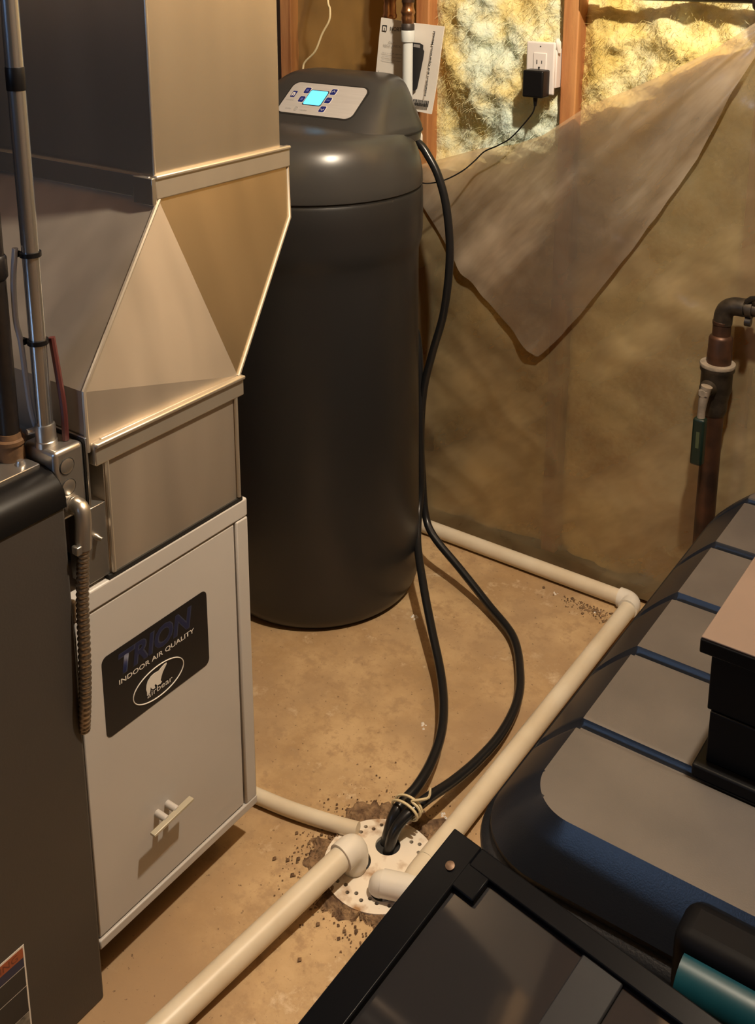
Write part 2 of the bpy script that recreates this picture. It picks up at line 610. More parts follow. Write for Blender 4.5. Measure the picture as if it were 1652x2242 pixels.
wb = sempty('wall_back', (0, WY, 0))
MB().box(-3.0, 2.4, WY + .10, WY + .13, 0, 2.45).build('sheathing', M_sheath, wb)
MB().box(-3.0, 2.4, WY, WY + .09, 0, .04).build('sole_plate', M_plate, wb, bevel=.002)
STUDS = [-2.672, -2.265, -1.859, -1.432, -1.046, -.620, -.214, .193, .6, 1.006, 1.41, 1.82, 2.22]
for i, x in enumerate(STUDS):
    b = MB()
    n = 24
    for k in range(n):     # slightly wandering lumber edges
        pass
    b.box(x, x + .038, WY, WY + .089, .04, 2.41)
    b.build('stud', M_pine, wb, bevel=.003)
MB().box(-3.0, 2.4, WY, WY + .09, 2.41, 2.45).build('top_plate', M_pine, wb)
struct(MB().box(-3.05, -3.0, -2.6, WY + .13, 0, 2.45).build('wall_left', M_left_wall))
MB().box(-2.999, -2.98, -2.6, 1.9, 0, 1.30).build('added_dark_panel', M_dark_wall, bpy.data.objects['wall_left'])  # unseen panel added to give the plenum side a dark reflection
struct(MB().box(2.4, 2.45, -2.6, WY + .13, 0, 2.45).build('wall_right', M_plaster))
for k in range(11):  # unseen studs, added for striped reflections in the sheet metal
    MB().box(2.30, 2.40, -2.4 + .42 * k, -2.36 + .42 * k, 0, 2.45).build('stud', M_pine, bpy.data.objects['wall_right'])
struct(MB().box(-3.05, 2.45, -2.65, -2.6, 0, 2.45).build('wall_front', M_dark_wall))
ce = sempty('ceiling', (0, 0, 2.45))
MB().box(-3.05, 2.45, -2.65, WY + .13, 2.65, 2.68).build('subfloor', M_joist, ce)
for k in range(13):
    x = -2.9 + .42 * k
    MB().box(x, x + .04, -2.6, WY + .1, 2.45, 2.65).build('joist', M_joist, ce)
wn = sempty('window_1', (-1.5, -2.58, 1.9))
MB().box(-1.9, -1.1, -2.598, -2.590, 1.68, 2.12).build('pane', M_sky, wn)
for a in ((-1.95, -1.9, 1.63, 2.17), (-1.1, -1.05, 1.63, 2.17), (-1.9, -1.1, 1.63, 1.68), (-1.9, -1.1, 2.12, 2.17)):
    MB().box(a[0], a[1], -2.6, -2.57, a[2], a[3]).build('window_frame', M_white, wn)

def lerp_poly(pl, x):
    if x <= pl[0][0]:
        return pl[0][1]
    for (a, b), (c, d) in zip(pl, pl[1:]):
        if x <= c:
            return b + (d - b) * (x - a) / (c - a)
    return pl[-1][1]


EDGE = [(-1.44, .955), (-1.391, .981), (-1.30, 1.012), (-1.238, 1.034), (-1.15, 1.052), (-1.074, 1.083), (-.967, 1.160), (-.88, 1.199), (-.779, 1.251), (-.70, 1.297), (-.628, 1.35), (-.40, 1.52), (-.1, 1.8), (.4, 2.2), (.5, 2.38)]
# ------------------------------------------------------------------ insulation
def batt(x0, x1, name, label, m, amp, base, zlo=.045, zhi=2.40, seed=0, step=.009, fibres=None, covered=False):
    t = thing(name, label, 'insulation', ((x0 + x1) / 2, WY + .05, zlo), 'insulation batts between the studs')
    nx = int((x1 - x0) / step)
    nz = int((1.50 - zlo) / step)
    zs = [zlo + (1.50 - zlo) * k / nz for k in range(nz + 1)] + [1.7, 2.0, zhi]
    vs, fs = [], []

    def surf(x, z):
        e = min(x - x0, x1 - x) / .05
        edge = 1 - math.exp(-max(e, 0) * 1.6)
        p = Vector((x * 4.5 + seed * 7.1, seed * 3.3, z * 4.5))
        h = noise.fractal(p, .8, 2.1, 4)
        wp_ = p * 1.7 + Vector((noise.noise(p * 3), 0, noise.noise(p * 3 + Vector((4, 4, 4))))) * .5
        puff = .55 - noise.voronoi(wp_)[0][0]
        fine = noise.fractal(p * 7, .7, 2.2, 3)
        y = base - (h * .026 + puff * .034 + fine * .005) * amp * (.35 + .65 * edge) + (1 - edge) * .012 * amp
        if z < lerp_poly(EDGE, x) + .012 or covered:
            y = max(y, WY + .003 + .004 * (1 + noise.noise(p * 2)))
        return min(y, WY + .085)
    for z in zs:
        for i in range(nx + 1):
            x = x0 + (x1 - x0) * i / nx
            vs.append((x, min(surf(x, z), WY + .09), z))
    for j in range(len(zs) - 1):
        for i in range(nx):
            a = j * (nx + 1) + i
            fs.append((a, a + 1, a + nx + 2, a + nx + 1))
    # back so the batt has thickness
    k = len(vs)
    vs += [(x0, WY + .098, zlo), (x1, WY + .098, zlo), (x1, WY + .098, zhi), (x0, WY + .098, zhi)]
    fs.append((k + 3, k + 2, k + 1, k))
    MB().add(vs, fs).build('wool', m, t, smooth=True, angle=180)
    if fibres:
        fb = MB()
        rnd = random.Random(seed)
        za, zb, cnt = fibres
        for _ in range(cnt):
            x = rnd.uniform(x0 + .01, x1 - .01)
            z = rnd.uniform(za, zb)
            p = Vector((x, surf(x, z) + .002, z))
            d = Vector((rnd.uniform(-1, 1), rnd.uniform(-.5, .1), rnd.uniform(-1, .8))).normalized()
            ln = rnd.uniform(.006, .024)
            wv = Vector((rnd.uniform(-1, 1), rnd.uniform(-.2, .2), rnd.uniform(-1, 1)))
            wv = (wv - d * wv.dot(d)).normalized() * rnd.uniform(.00025, .0006)
            q = []
            for s_ in range(4):
                u_ = s_ / 3
                c_ = p + d * ln * u_ + Vector((0, -.010 * math.sin(math.pi * u_ * .8), -.006 * u_ * u_))
                c_.x = min(max(c_.x, x0 + .003), x1 - .003)
                w_ = wv * (1 - .7 * u_)
                q += [c_ - w_, c_ + w_]
            fb.add(q, [(0, 1, 3, 2), (2, 3, 5, 4), (4, 5, 7, 6)])
        fo = fb.build('loose_fibres', m, t)
        fo['kind'] = 'stuff'
    return t


batt(-1.821, -1.432, 'insulation_batt', 'brown covered insulation batt behind the cream wire above the water softener', M_kraft, .5, WY + .022, seed=1, step=.016, covered=True)
batt(-1.394, -1.046, 'insulation_batt', 'torn pale mint and yellow insulation batt between manual and wall outlet', M_ins_mint, 1.5, WY + .022, seed=2, step=.007, fibres=(1.0, 1.45, 2200))
batt(-1.008, -.620, 'insulation_batt', 'ragged yellow insulation batt right of the outlet stud above the plastic sheet', M_ins, 1.45, WY + .022, seed=3, step=.007, fibres=(1.05, 1.45, 2200))
batt(-.582, -.214, 'insulation_batt', 'insulation batt behind plastic at the right edge past the copper pipe', M_ins_cov, .7, WY + .022, seed=5, step=.014, covered=True)

for k, (xa, xb) in enumerate(((-.176, .193), (.231, .600), (.638, 1.006), (1.044, 1.41), (1.448, 1.82), (1.858, 2.22))):
    MB().box(xa, xb, WY + .008, WY + .098, .045, 2.40).build('unseen_wool', M_ins_cov, wb, bevel=.006)  # wool in unseen bays, added so the duct reflects a brighter golden wall

# ------------------------------------------------------------------ plastic sheets
LOWER = [(-1.44, .93), (-1.37, .849), (-1.276, .726), (-1.185, .651), (-1.13, .608), (-1.085, .565), (-1.062, .556), (-1.03, .590), (-.982, .649), (-.900, .773), (-.823, .891), (-.717, 1.072), (-.654, 1.217), (-.614, 1.291), (-.5, 1.40), (-.40, 1.515)]
ps = thing('plastic_sheet', 'torn translucent plastic sheet stapled over the studs, corner folded down', 'plastic sheet', (-.8, WY - .01, .02))
vs, fs = [], []
nx, nz = 200, 120
xs = [-1.46 + 3.86 * (i / nx) ** 1.6 for i in range(nx + 1)]
for i, x in enumerate(xs):
    top = lerp_poly(EDGE, x) if x < .5 else 2.38
    for j in range(nz + 1):
        t = j / nz
        z = .012 + (top - .012) * t
        p = Vector((x * 2.2, 3.1, z * 2.2))
        w = noise.fractal(p, .9, 2.0, 4)
        rid = (1 - abs(noise.noise(Vector((x * 3 + z * 5, 1.7, z * 3 - x * 2))))) ** 4
        y = WY - .010 - .006 * w - .006 * rid
        d = min((abs(x - (s + .019)) for s in STUDS))
        y += .004 * (1 - math.exp(-(d / .07) ** 2))
        y -= .004 * max(0, math.sin((x * 2.0 + z * 3.2) * 9)) * math.exp(-((t - .55) / .3) ** 2)
        y = min(y, WY - .002)
        vs.append((x, y, z))
for i in range(nx):
    for j in range(nz):
        a = i * (nz + 1) + j
        fs.append((a, a + 1, a + nz + 2, a + nz + 1))
MB().add(vs, fs).build('film', M_poly, ps, smooth=True, angle=180)
vs, fs = [], []
nx, nz = 170, 70
for i in range(nx + 1):
    x = -1.44 + 1.04 * i / nx
    top, low = lerp_poly(EDGE, x), lerp_poly(LOWER, x)
    low += .006 * noise.noise(Vector((x * 30, 0, 0)))
    H = max(top - low, .002)
    for j in range(nz + 1):
        t = j / nz
        z = top - H * t
        # rolled fold at the top, then hanging free with radiating creases
        y = WY - .011 - .010 * (1 - (1 - min(t / .06, 1)) ** 2) * min(1, H / .1)
        fan = math.atan2(z - 1.42, x + .52)
        cre = max(0, math.sin(fan * 26 + 1.2)) ** 3 * .022 + max(0, math.sin(fan * 11 + .3)) ** 2 * .020
        y -= .38 * cre * min(1, t * 3) * min(1, H / .15)
        y -= .006 * noise.fractal(Vector((x * 4, 5.5, z * 4)), .9, 2, 3) * min(1, t * 4)
        y -= .002 * t * t
        vs.append((x, min(y, WY - .018), z))
for i in range(nx):
    for j in range(nz):
        a = i * (nz + 1) + j
        fs.append((a, a + 1, a + nz + 2, a + nz + 1))
MB().add(vs, fs).build('folded_flap', M_poly_flap, ps, smooth=True, angle=180)
# covering of the left bays
vs, fs = [], []
nx, nz = 60, 60
for i in range(nx + 1):
    x = -1.815 + .37 * i / nx
    for j in range(nz + 1):
        z = .02 + 2.36 * j / nz
        y = WY - .004 - .008 * abs(noise.fractal(Vector((x * 5, 8.5, z * 3)), .9, 2, 3))
        vs.append((x, y, z))
for i in range(nx):
    for j in range(nz):
        a = i * (nz + 1) + j
        fs.append((a, a + 1, a + nz + 2, a + nz + 1))
tag(MB().add(vs, fs).build('plastic_sheet', M_poly_left, smooth=True, angle=180), 'brownish taut plastic film behind the water softener head', 'plastic sheet')

# ================================================================== water softener
SC = Vector((-1.470, 1.809, 0))
ws = thing('water_softener', 'tall dark grey cylindrical water softener with a lit control panel', 'water softener', SC)
MB().lathe([(.205, 0), (.226, .004), (.238, .016), (.2455, .035), (.2475, .07), (.246, .2), (.2435, .44), (.2405, .66), (.2395, .80), (.2398, .838), (.2425, .850), (.2468, .868), (.2482, .885), (.2485, .93), (.2478, .978), (.2450, .984)], SC, 96).build('tank', M_soft, ws, smooth=True, angle=30)
MB().lathe([(.2435, .980), (.2435, .992)], SC, 96).build('lid_seam', M_gap, ws, smooth=True)
MB().lathe([(.2440, .989), (.2472, .991), (.2478, .996), (.2470, 1.012), (.2430, 1.035), (.2360, 1.062), (.226, 1.085), (.212, 1.102), (.195, 1.113), (.15, 1.121), (.05, 1.124)], SC, 96).build('salt_lid', M_soft_lid, ws, smooth=True, angle=50)


def hood_ring(z, hw, yf, yb, rf, rb, n=10):
    pts = []
    cx = SC.x
    for sx, yy, sy, r, a0 in ((1, yb, -1, rb, 0), (-1, yb, -1, rb, 90), (-1, yf, 1, rf, 180), (1, yf, 1, rf, 270)):
        for k in range(n + 1):
            a = R(a0 + 90 * k / n)
            pts.append((cx + sx * (hw - r) + r * math.cos(a), yy + sy * r + r * math.sin(a), z))
    return pts


def loft(rings, cap0=True, cap1=True):
    b = MB()
    n = len(rings[0])
    vs = [p for r_ in rings for p in r_]
    fs = []
    for i in range(len(rings) - 1):
        for k in range(n):
            k2 = (k + 1) % n
            fs.append((i * n + k, i * n + k2, (i + 1) * n + k2, (i + 1) * n + k))
    if cap0:
        fs.append(tuple(range(n))[::-1])
    if cap1:
        fs.append(tuple((len(rings) - 1) * n + k for k in range(n)))
    return b.add(vs, fs)


def yfr(z):
    return 1.765 + (z - 1.125) * 1.25


loft([hood_ring(z, w, yf, yb, rf, rb) for z, w, yf, yb, rf, rb in (
    (1.080, .196, 1.745, 2.02, .085, .10), (1.100, .200, 1.738, 2.02, .085, .10), (1.109, .200, 1.740, 2.02, .085, .10), (1.117, .196, 1.750, 2.02, .08, .10),
    (1.125, .191, yfr(1.125), 2.02, .068, .098), (1.140, .184, yfr(1.140), 2.018, .06, .095), (1.155, .178, yfr(1.155), 2.015, .055, .092), (1.170, .171, yfr(1.170), 2.012, .053, .088),
    (1.185, .162, yfr(1.185), 2.008, .050, .080), (1.196, .154, yfr(1.196), 2.003, .048, .070), (1.205, .145, 1.8665, 1.998, .046, .060), (1.212, .135, 1.878, 1.990, .044, .050), (1.217, .122, 1.892, 1.980, .040, .040), (1.2195, .105, 1.908, 1.968, .026, .026))]).build('control_hood', M_soft_lid, ws, smooth=True, angle=60)
loft([hood_ring(z, .2015, 1.7385, 2.021, .085, .10) for z in (1.0985, 1.1015)]).build('hood_seam', M_gap, ws, smooth=True)
# control panel on the sloping face
pu, pv = Vector((1, 0, 0)), Vector((0, 1.25, 1)).normalized()
pn = Vector((0, -1, 1.25)).normalized()
pw, ph = .205, .092
pc = Vector((-1.446, yfr(1.1685), 1.1685))


def PP(a, b):   # panel coordinates: a 0..1 left-right, b 0..1 top-bottom
    return pc + pu * ((a - .5) * pw) + pv * ((.5 - b) * ph)


MB().prism(rrect(pw + .008, ph + .008, .020), pc - pn * .004, pu, pv, pn, .0045).build('panel_rim', M_gap, ws)
pan = MB().prism(rrect(pw, ph, .017), pc - pn * .003, pu, pv, pn, .0045).build('control_panel', M_silver, ws)


def pad(a, b, w, h, m, name, r=.0025, d=.0022, parent=None):
    return MB().prism(rrect(w, h, r, 3), PP(a, b), pu, pv, pn, d).build(name, m, parent or pan)


pad(.405, .46, .052, .046, M_slot, 'screen_bezel', .004, .0020)
pad(.405, .46, .048, .042, M_lcd, 'screen', .004, .0024)
text('2', PP(.485, .37) + pn * .0022, pu, pv, pn, .004, .006, M_lcd_ink, pan, 'screen_digit')
text('l', PP(.30, .68) + pn * .0022, pu, pv, pn, .0015, .005, M_lcd_ink, pan, 'screen_digit')
for a, b, s in ((.235, .25, '='), (.235, .54, 'o'), (.585, .22, '^'), (.585, .50, '-'), (.585, .79, 'v')):
    pad(a, b, .0175, .0195, M_white_ink, 'button_border', .0035, .0018)
    pad(a, b, .0150, .0170, M_blue, 'button', .003, .0022)
    q = PP(a, b) + pn * .0020
    if s in '^v':
        sg = 1 if s == '^' else -1
        MB().prism([(-.0045, -.002 * sg), (0, .003 * sg), (.0045, -.002 * sg), (.0045, -.0005 * sg), (0, .0045 * sg), (-.0045, -.0005 * sg)], q, pu, pv, pn, .0005).build('arrow_mark', M_white_ink, pan)
    else:
        w_, h_ = (.009, .0032) if s == '-' else (.006, .007)
        MB().prism(rrect(w_, h_, .0008, 2), q, pu, pv, pn, .0004).build('button_mark', mat('button_print', (.10, .12, .38), .5), pan)
pad(.085, .40, .012, .019, M_blue, 'logo_tile', .001, .0019)
text('n', PP(.085, .40) - pu * .004 - pv * .006 + pn * .0018, pu, pv, pn, .008, .011, M_white_ink, pan, 'logo_letter', bold=.04)
text('NORTHSTAR', PP(.035, .62) + pn * .0016, pu, pv, pn, .021, .0034, M_grey_ink, pan, 'brand_lettering')
text('quality', PP(.10, .90) + pn * .0016, pu, pv, pn, .016, .005, M_grey_ink, pan, 'panel_lettering')
ring = MB()
ring.tube([PP(.24, .86) + pn * .0018 + pu * (.0052 * math.cos(a)) + pv * (.0052 * math.sin(a)) for a in [i * math.pi / 10 for i in range(21)]], .0005, 5, cap=False)
ring.build('approval_mark', M_grey_ink, pan)
text('air', PP(.225, .885) + pn * .0016, pu, pv, pn, .006, .0035, M_grey_ink, pan, 'panel_lettering')
text('• certified', PP(.30, .90) + pn * .0016, pu, pv, pn, .020, .004, M_grey_ink, pan, 'panel_lettering')
# white bypass valve end behind the tank
bv = MB().lathe([(.013, -.03), (.015, -.028), (.015, .004), (.012, .006)], (-1.342, 2.035, 1.068), 20, 'X')
bvo = bv.build('bypass_valve', M_pvc_w, ws, smooth=True)
MB().prism(rrect(.028, .034, .010, 4), (-1.333, 2.028, 1.066), X, Z, -Y, .006).build('valve_tab', M_pvc_w, bvo, bevel=.001)
MB().obox((-1.330, 2.0215, 1.066), (.6, 0, .8), Y, (-.8, 0, .6), .0055, .001, .0013).build('valve_slot', M_slot, bvo)

# ================================================================== manual, pipes behind the softener
# manual
mn = thing('instruction_manual', 'white printed instruction manual tucked behind the plastic pipe', 'manual', (-1.40, 2.065, 1.12))


def sheet(b, c00, c10, c11, c01, th=.0035, curl=.006, n=10):
    c00, c10, c11, c01 = map(Vector, (c00, c10, c11, c01))
    vs, fs = [], []
    for side in (0, 1):
        for i in range(n + 1):
            for j in range(n + 1):
                u_, v_ = i / n, j / n
                p = c00 * (1 - u_) * (1 - v_) + c10 * u_ * (1 - v_) + c11 * u_ * v_ + c01 * (1 - u_) * v_
                p = p + Vector((0, curl * math.sin(math.pi * u_) * .6 + curl * .5 * math.sin(v_ * 5) + th * side, 0))
                vs.append(p)
    N = (n + 1) ** 2
    for i in range(n):
        for j in range(n):
            a = i * (n + 1) + j
            fs.append((a, a + n + 1, a + n + 2, a + 1))
            fs.append((N + a, N + a + 1, N + a + n + 2, N + a + n + 1))
    bd = [i * (n + 1) for i in range(n + 1)] + [n * (n + 1) + j for j in range(1, n + 1)] + [i * (n + 1) + n for i in range(n - 1, -1, -1)] + [j for j in range(n - 1, 0, -1)]
    for k in range(len(bd)):
        a, c = bd[k], bd[(k + 1) % len(bd)]
        fs.append((a, c, N + c, N + a))
    return b.add(vs, fs)


# left cover and right cover (lean a little)
mlo, mho = Vector((-1.484, 2.068, 1.10)), Vector((-1.463, 2.068, 1.332))
sheet(MB(), (-1.491, 2.066, 1.118), (-1.392, 2.066, 1.116), (-1.385, 2.066, 1.325), (-1.462, 2.066, 1.333), curl=.003).build('front_page', M_paper, mn, smooth=True)
rb = [Vector(p) for p in ((-1.398, 2.062, 1.124), (-1.319, 2.062, 1.119), (-1.286, 2.062, 1.320), (-1.398, 2.062, 1.326))]
sheet(MB(), *rb, curl=.004).build('back_page', M_paper, mn, smooth=True)
my = 2.0612
lu, lv = Vector((.998, 0, -.03)).normalized(), Vector((.10, 0, .995)).normalized()


def ML(x, z, dy=0.0):
    return Vector((x, my + dy, z))


MB().prism(rrect(.0125, .0145, .001, 2), ML(-1.452, 1.309, .003), lu, lv, -Y, .0008).build('logo_tile', M_ink, mn)
text('n', ML(-1.4565, 1.3035, .0022), lu, lv, -Y, .009, .010, M_paper, mn, 'logo_letter', bold=.05)
text('NORTH', ML(-1.436, 1.304, .003), lu, lv, -Y, .040, .0095, M_ink, mn, 'brand_lettering')
text('Models', ML(-1.440, 1.276, .003), lu, lv, -Y, .016, .004, M_grey_ink, mn, 'page_lettering')
text('NSC31 & NSC42', ML(-1.455, 1.267, .003), lu, lv, -Y, .050, .0055, M_grey_ink, mn, 'page_lettering')
for k, s in enumerate(('How to install, operate', 'and maintain your system', 'The complete home softener')):
    text(s, ML(-1.459 - .001 * k, 1.2495 - .008 * k, .003), lu, lv, -Y, .056, .0042, M_grey_ink, mn, 'page_lettering')
for k, s in enumerate(('Made in the U.S.A.', 'Keep this for reference')):
    text(s, ML(-1.458, 1.194 - .006 * k, .003), lu, lv, -Y, .036, .003, M_grey_ink, mn, 'page_lettering')
MB().obox(ML(-1.470, 1.197, .003), lu, Y, lv, .0004, .0006, .012).build('page_rule', M_grey_ink, mn)
# picture of a black softener on the right page
ru, rv = Vector((.985, 0, -.03)).normalized(), Vector((.155, 0, .988)).normalized()
ro = Vector((-1.3755, my - .0035, 1.172))
pic = [(0, 0), (.015, -.001), (.0195, .004), (.0215, .030), (.0245, .074), (.0245, .092), (.0205, .097), (.0195, .106), (.010, .110), (-.012, .110), (-.012, 0)]
MB().prism(pic, ro, ru, rv, -Y, .0008).build('printed_picture', M_ink, mn)
MB().prism([(-.006, .100), (.012, .099), (.011, .106), (-.006, .107)], ro - Y * .0008, ru, rv, -Y, .0003).build('printed_picture_light', M_grey_ink, mn)
text('Installation and Operation Manual', Vector((-1.3295, my - .0035, 1.160)), rv, -ru, -Y, .150, .0070, M_ink, mn, 'title_lettering', bold=.03)
xk = -1.366
for k in range(22):
    w_ = (.0006, .0012, .0008, .0016)[k * 7 % 4]
    MB().obox(Vector((xk, my - .0036, 1.1435 - .0012 * k / 22)), ru, Y, rv, w_ / 2, .0004, .0075).build('barcode_bar', M_ink, mn)
    xk += w_ + (.0007, .0012, .0009)[k * 5 % 3]

# plastic riser with its copper fitting, in front of the manual
pr = thing('plastic_riser_pipe', 'pale translucent plastic pipe with a copper crimp top in front of the manual', 'pipe', (-1.367, 2.035, 1.03))
M_pex = mat('pale_pex', (.62, .66, .66), .35, var=.05)
MB().lathe([(.0118, 1.03), (.0118, 1.312)], (-1.367, 2.035, 0), 24).build('pipe', M_pex, pr, smooth=True)
MB().lathe([(.0150, 1.284), (.0157, 1.286), (.0157, 1.308), (.0150, 1.310)], (-1.367, 2.035, 0), 24).build('collar', M_pex, pr, smooth=True)
MB().lathe([(.0135, 1.306), (.0150, 1.310), (.0150, 1.322), (.0120, 1.327)], (-1.367, 2.035, 0), 24).build('crimp_ring', mat('dark_ring', (.06, .05, .045), .5, .4), pr, smooth=True)
MB().lathe([(.0115, 1.322), (.0145, 1.328), (.0150, 1.338), (.0138, 1.342), (.0150, 1.346), (.0170, 1.350), (.0150, 1.355), (.0125, 1.364), (.0145, 1.374)], (-1.367, 2.035, 0), 24).build('copper_fitting', M_copper_b, pr, smooth=True, angle=60)
MB().lathe([(.0145, 1.372), (.0150, 1.40), (.0135, 1.5), (.0135, 2.40)], (-1.367, 2.035, 0), 24).build('upper_tube', M_copper, pr, smooth=True)
pr2 = thing('copper_riser_pipe', 'dark copper pipe with a bright sweated joint rising behind the manual', 'pipe', (-1.462, 2.10, 1.03))
MB().lathe([(.0125, 1.06), (.0125, 1.33)], (-1.462, 2.10, 0), 20).build('lower_tube', M_copper_b, pr2, smooth=True)
MB().lathe([(.0125, 1.327), (.0165, 1.331), (.0170, 1.337), (.0150, 1.341), (.0150, 1.358), (.0135, 1.365), (.0165, 1.376)], (-1.462, 2.10, 0), 20).build('copper_fitting', M_copper_b, pr2, smooth=True, angle=60)
MB().lathe([(.0165, 1.374), (.0170, 1.41), (.0135, 1.45), (.0135, 2.40)], (-1.462, 2.10, 0), 20).build('upper_tube', M_copper, pr2, smooth=True)
for nm, z0 in (('lower', 1.06),):
    MB().tube([(-1.462, 2.10, 1.06), (-1.462, 2.07, 1.05), (-1.47, 2.02, 1.05)], .0125, 12, smooth=4).build('inlet_bend', M_copper, pr2, smooth=True)
MB().tube([(-1.367, 2.035, 1.035), (-1.37, 2.02, 1.03), (-1.39, 1.98, 1.03)], .0118, 12, smooth=4).build('inlet_bend', M_pex, pr, smooth=True)

tag(MB().tube([(-1.70, 2.05, 1.14), (-1.689, 2.05, 1.199), (-1.681, 2.05, 1.218), (-1.649, 2.05, 1.246), (-1.627, 2.05, 1.288), (-1.605, 2.05, 1.321), (-1.602, 2.05, 1.348), (-1.607, 2.05, 1.391), (-1.60, 2.08, 1.6), (-1.59, 2.12, 2.43)], .0026, 8, smooth=6).build('low_voltage_wire', M_cream, smooth=True), 'thin cream wire hanging down behind the softener control head', 'wire')

# ================================================================== outlet and adapter
ou = thing('wall_outlet', 'white decorator wall outlet screwed beside the bare stud', 'outlet', (-1.083, 2.15, 1.175))
MB().box(-1.118, -1.047, 2.146, 2.20, 1.190, 1.275).build('outlet_box', M_outlet, ou, bevel=.002)
MB().box(-1.119, -1.049, 2.138, 2.146, 1.175, 1.291).build('cover_plate', M_outlet, ou, bevel=.004, seg=3)
MB().box(-1.100, -1.068, 2.1355, 2.139, 1.199, 1.267).build('receptacle', M_outlet, ou, bevel=.0015)
for z in (1.247,):
    MB().box(-1.0915, -1.0897, 2.1348, 2.1362, z - .0045, z + .0045).build('slot', M_slot, ou)
    MB().box(-1.0795, -1.0780, 2.1348, 2.1362, z - .0035, z + .0035).build('slot', M_slot, ou)
    MB().lathe([(.0024, 0), (.0024, .0014)], (-1.0848, 2.1348, z - .0125), 12, 'Y').build('ground_hole', M_slot, ou)
MB().lathe([(.0016, 0), (.0016, .001)], (-1.084, 2.1374, 1.281), 10, 'Y').build('plate_screw', M_slot, ou)
MB().lathe([(.0016, 0), (.0016, .001)], (-1.075, 2.1374, 1.187), 10, 'Y').build('plate_screw', M_slot, ou)
MB().tube([(-1.052, 2.155, 1.297), (-1.047, 2.148, 1.29), (-1.044, 2.15, 1.268)], .005, 8, smooth=4, rad=[.003, .007, .004]).build('torn_paper_bit', M_paper, ou, smooth=True)
ad = thing('power_adapter', 'black plug-in power adapter with a thin cord drooping to the softener', 'adapter', (-1.081, 2.11, 1.17))
MB().box(-1.1065, -1.0565, 2.100, 2.1350, 1.172, 1.232).build('adapter_body', M_black, ad, bevel=.004, seg=3)
MB().lathe([(.0055, 1.173), (.005, 1.165), (.003, 1.152)], (-1.080, 2.114, 0), 12).build('strain_relief', M_black, ad, smooth=True)
MB().tube([(-1.080, 2.114, 1.168), (-1.0805, 2.113, 1.150), (-1.089, 2.11, 1.129), (-1.128, 2.10, 1.080), (-1.160, 2.095, 1.058), (-1.192, 2.09, 1.041), (-1.212, 2.08, 1.018), (-1.233, 2.06, .995), (-1.269, 2.04, .973), (-1.293, 2.0, .970), (-1.33, 2.01, .975)], .0017, 8, smooth=6).build('cord', M_black, ad, smooth=True)

# ================================================================== drain hoses
hA = [(-1.36, 2.02, 1.075), (-1.322, 2.02, 1.055), (-1.300, 2.02, 1.032), (-1.270, 2.02, .985), (-1.247, 2.02, .912), (-1.236, 2.02, .803), (-1.249, 2.02, .667), (-1.279, 2.02, .557), (-1.300, 2.015, .456), (-1.3045, 2.01, .335), (-1.295, 2.005, .230), (-1.275, 1.99, .142), (-1.236, 1.968, .105),
      (-1.145, 1.945, .060), (-1.045, 1.905, .026), (-.945, 1.840, .020), (-.875, 1.740, .019), (-.838, 1.655, .021), (-.820, 1.560, .024), (-.818, 1.470, .030), (-.822, 1.385, .042), (-.828, 1.300, .062), (-.845, 1.245, .045), (-.852, 1.225, .0)]
tag(MB().tube(hA, .0095, 12, smooth=8).build('drain_hose', M_rubber, smooth=True), 'black drain hose making the wide right hand loop across the floor', 'hose', 'black softener drain hoses')
hB = [(-1.415, 1.985, .665), (-1.375, 2.025, .645), (-1.338, 2.035, .59), (-1.315, 2.02, .50), (-1.300, 2.0, .36), (-1.289, 1.990, .22), (-1.273, 1.955, .155), (-1.235, 1.895, .120), (-1.160, 1.805, .090), (-1.08, 1.715, .063), (-1.000, 1.625, .045), (-.945, 1.550, .042), (-.903, 1.475, .045), (-.876, 1.40, .048), (-.860, 1.325, .055), (-.862, 1.262, .050), (-.866, 1.238, .0)]
tag(MB().tube(hB, .0095, 12, smooth=8).build('drain_hose', M_rubber, smooth=True), 'black drain hose taking the straighter left hand path to the floor drain', 'hose', 'black softener drain hoses')
tie = []
for k in range(26):
    a = k / 25 * 2 * math.pi * 2.2
    tie.append((-.846 + .026 * math.cos(a), 1.275 + .007 * math.sin(a * .5 + 1) - .006 * k / 25, .058 + .017 * math.sin(a)))
tie += [(-.824, 1.282, .080), (-.812, 1.290, .086), (-.815, 1.298, .098)]
tag(MB().tube(tie, .0024, 6, smooth=3).build('tie_wire', M_cream, smooth=True), 'cream tie wire wrapped around the two hoses above the drain', 'wire')

# ================================================================== floor drain
DC = Vector((-.845, 1.193, 0))
dirt = MB()
N1, N2 = 160, 14
vs, fs = [], []
for i in range(N2 + 1):
    for k in range(N1):
        a = 2 * math.pi * k / N1
        wob = .034 * noise.fractal(Vector((math.cos(a) * 2.6, math.sin(a) * 2.6, 3)), .6, 2.2, 5) + (.022 if math.cos(a - R(100)) > .3 else .006)
        r = .085 + (.030 + wob) * i / N2
        hgt = .0045 * math.sin(math.pi * min(1, (i + .5) / N2)) + .007 * noise.fractal(Vector((math.cos(a) * r * 70, math.sin(a) * r * 70, 1)), .7, 2.1, 3)
        vs.append((DC.x + r * math.cos(a), DC.y + r * math.sin(a), max(.0008, hgt) if i < N2 else .0003))
for i in range(N2):
    for k in range(N1):
        k2 = (k + 1) % N1
        fs.append((i * N1 + k, i * N1 + k2, (i + 1) * N1 + k2, (i + 1) * N1 + k))
dirt.add(vs, fs)
rnd = random.Random(11)
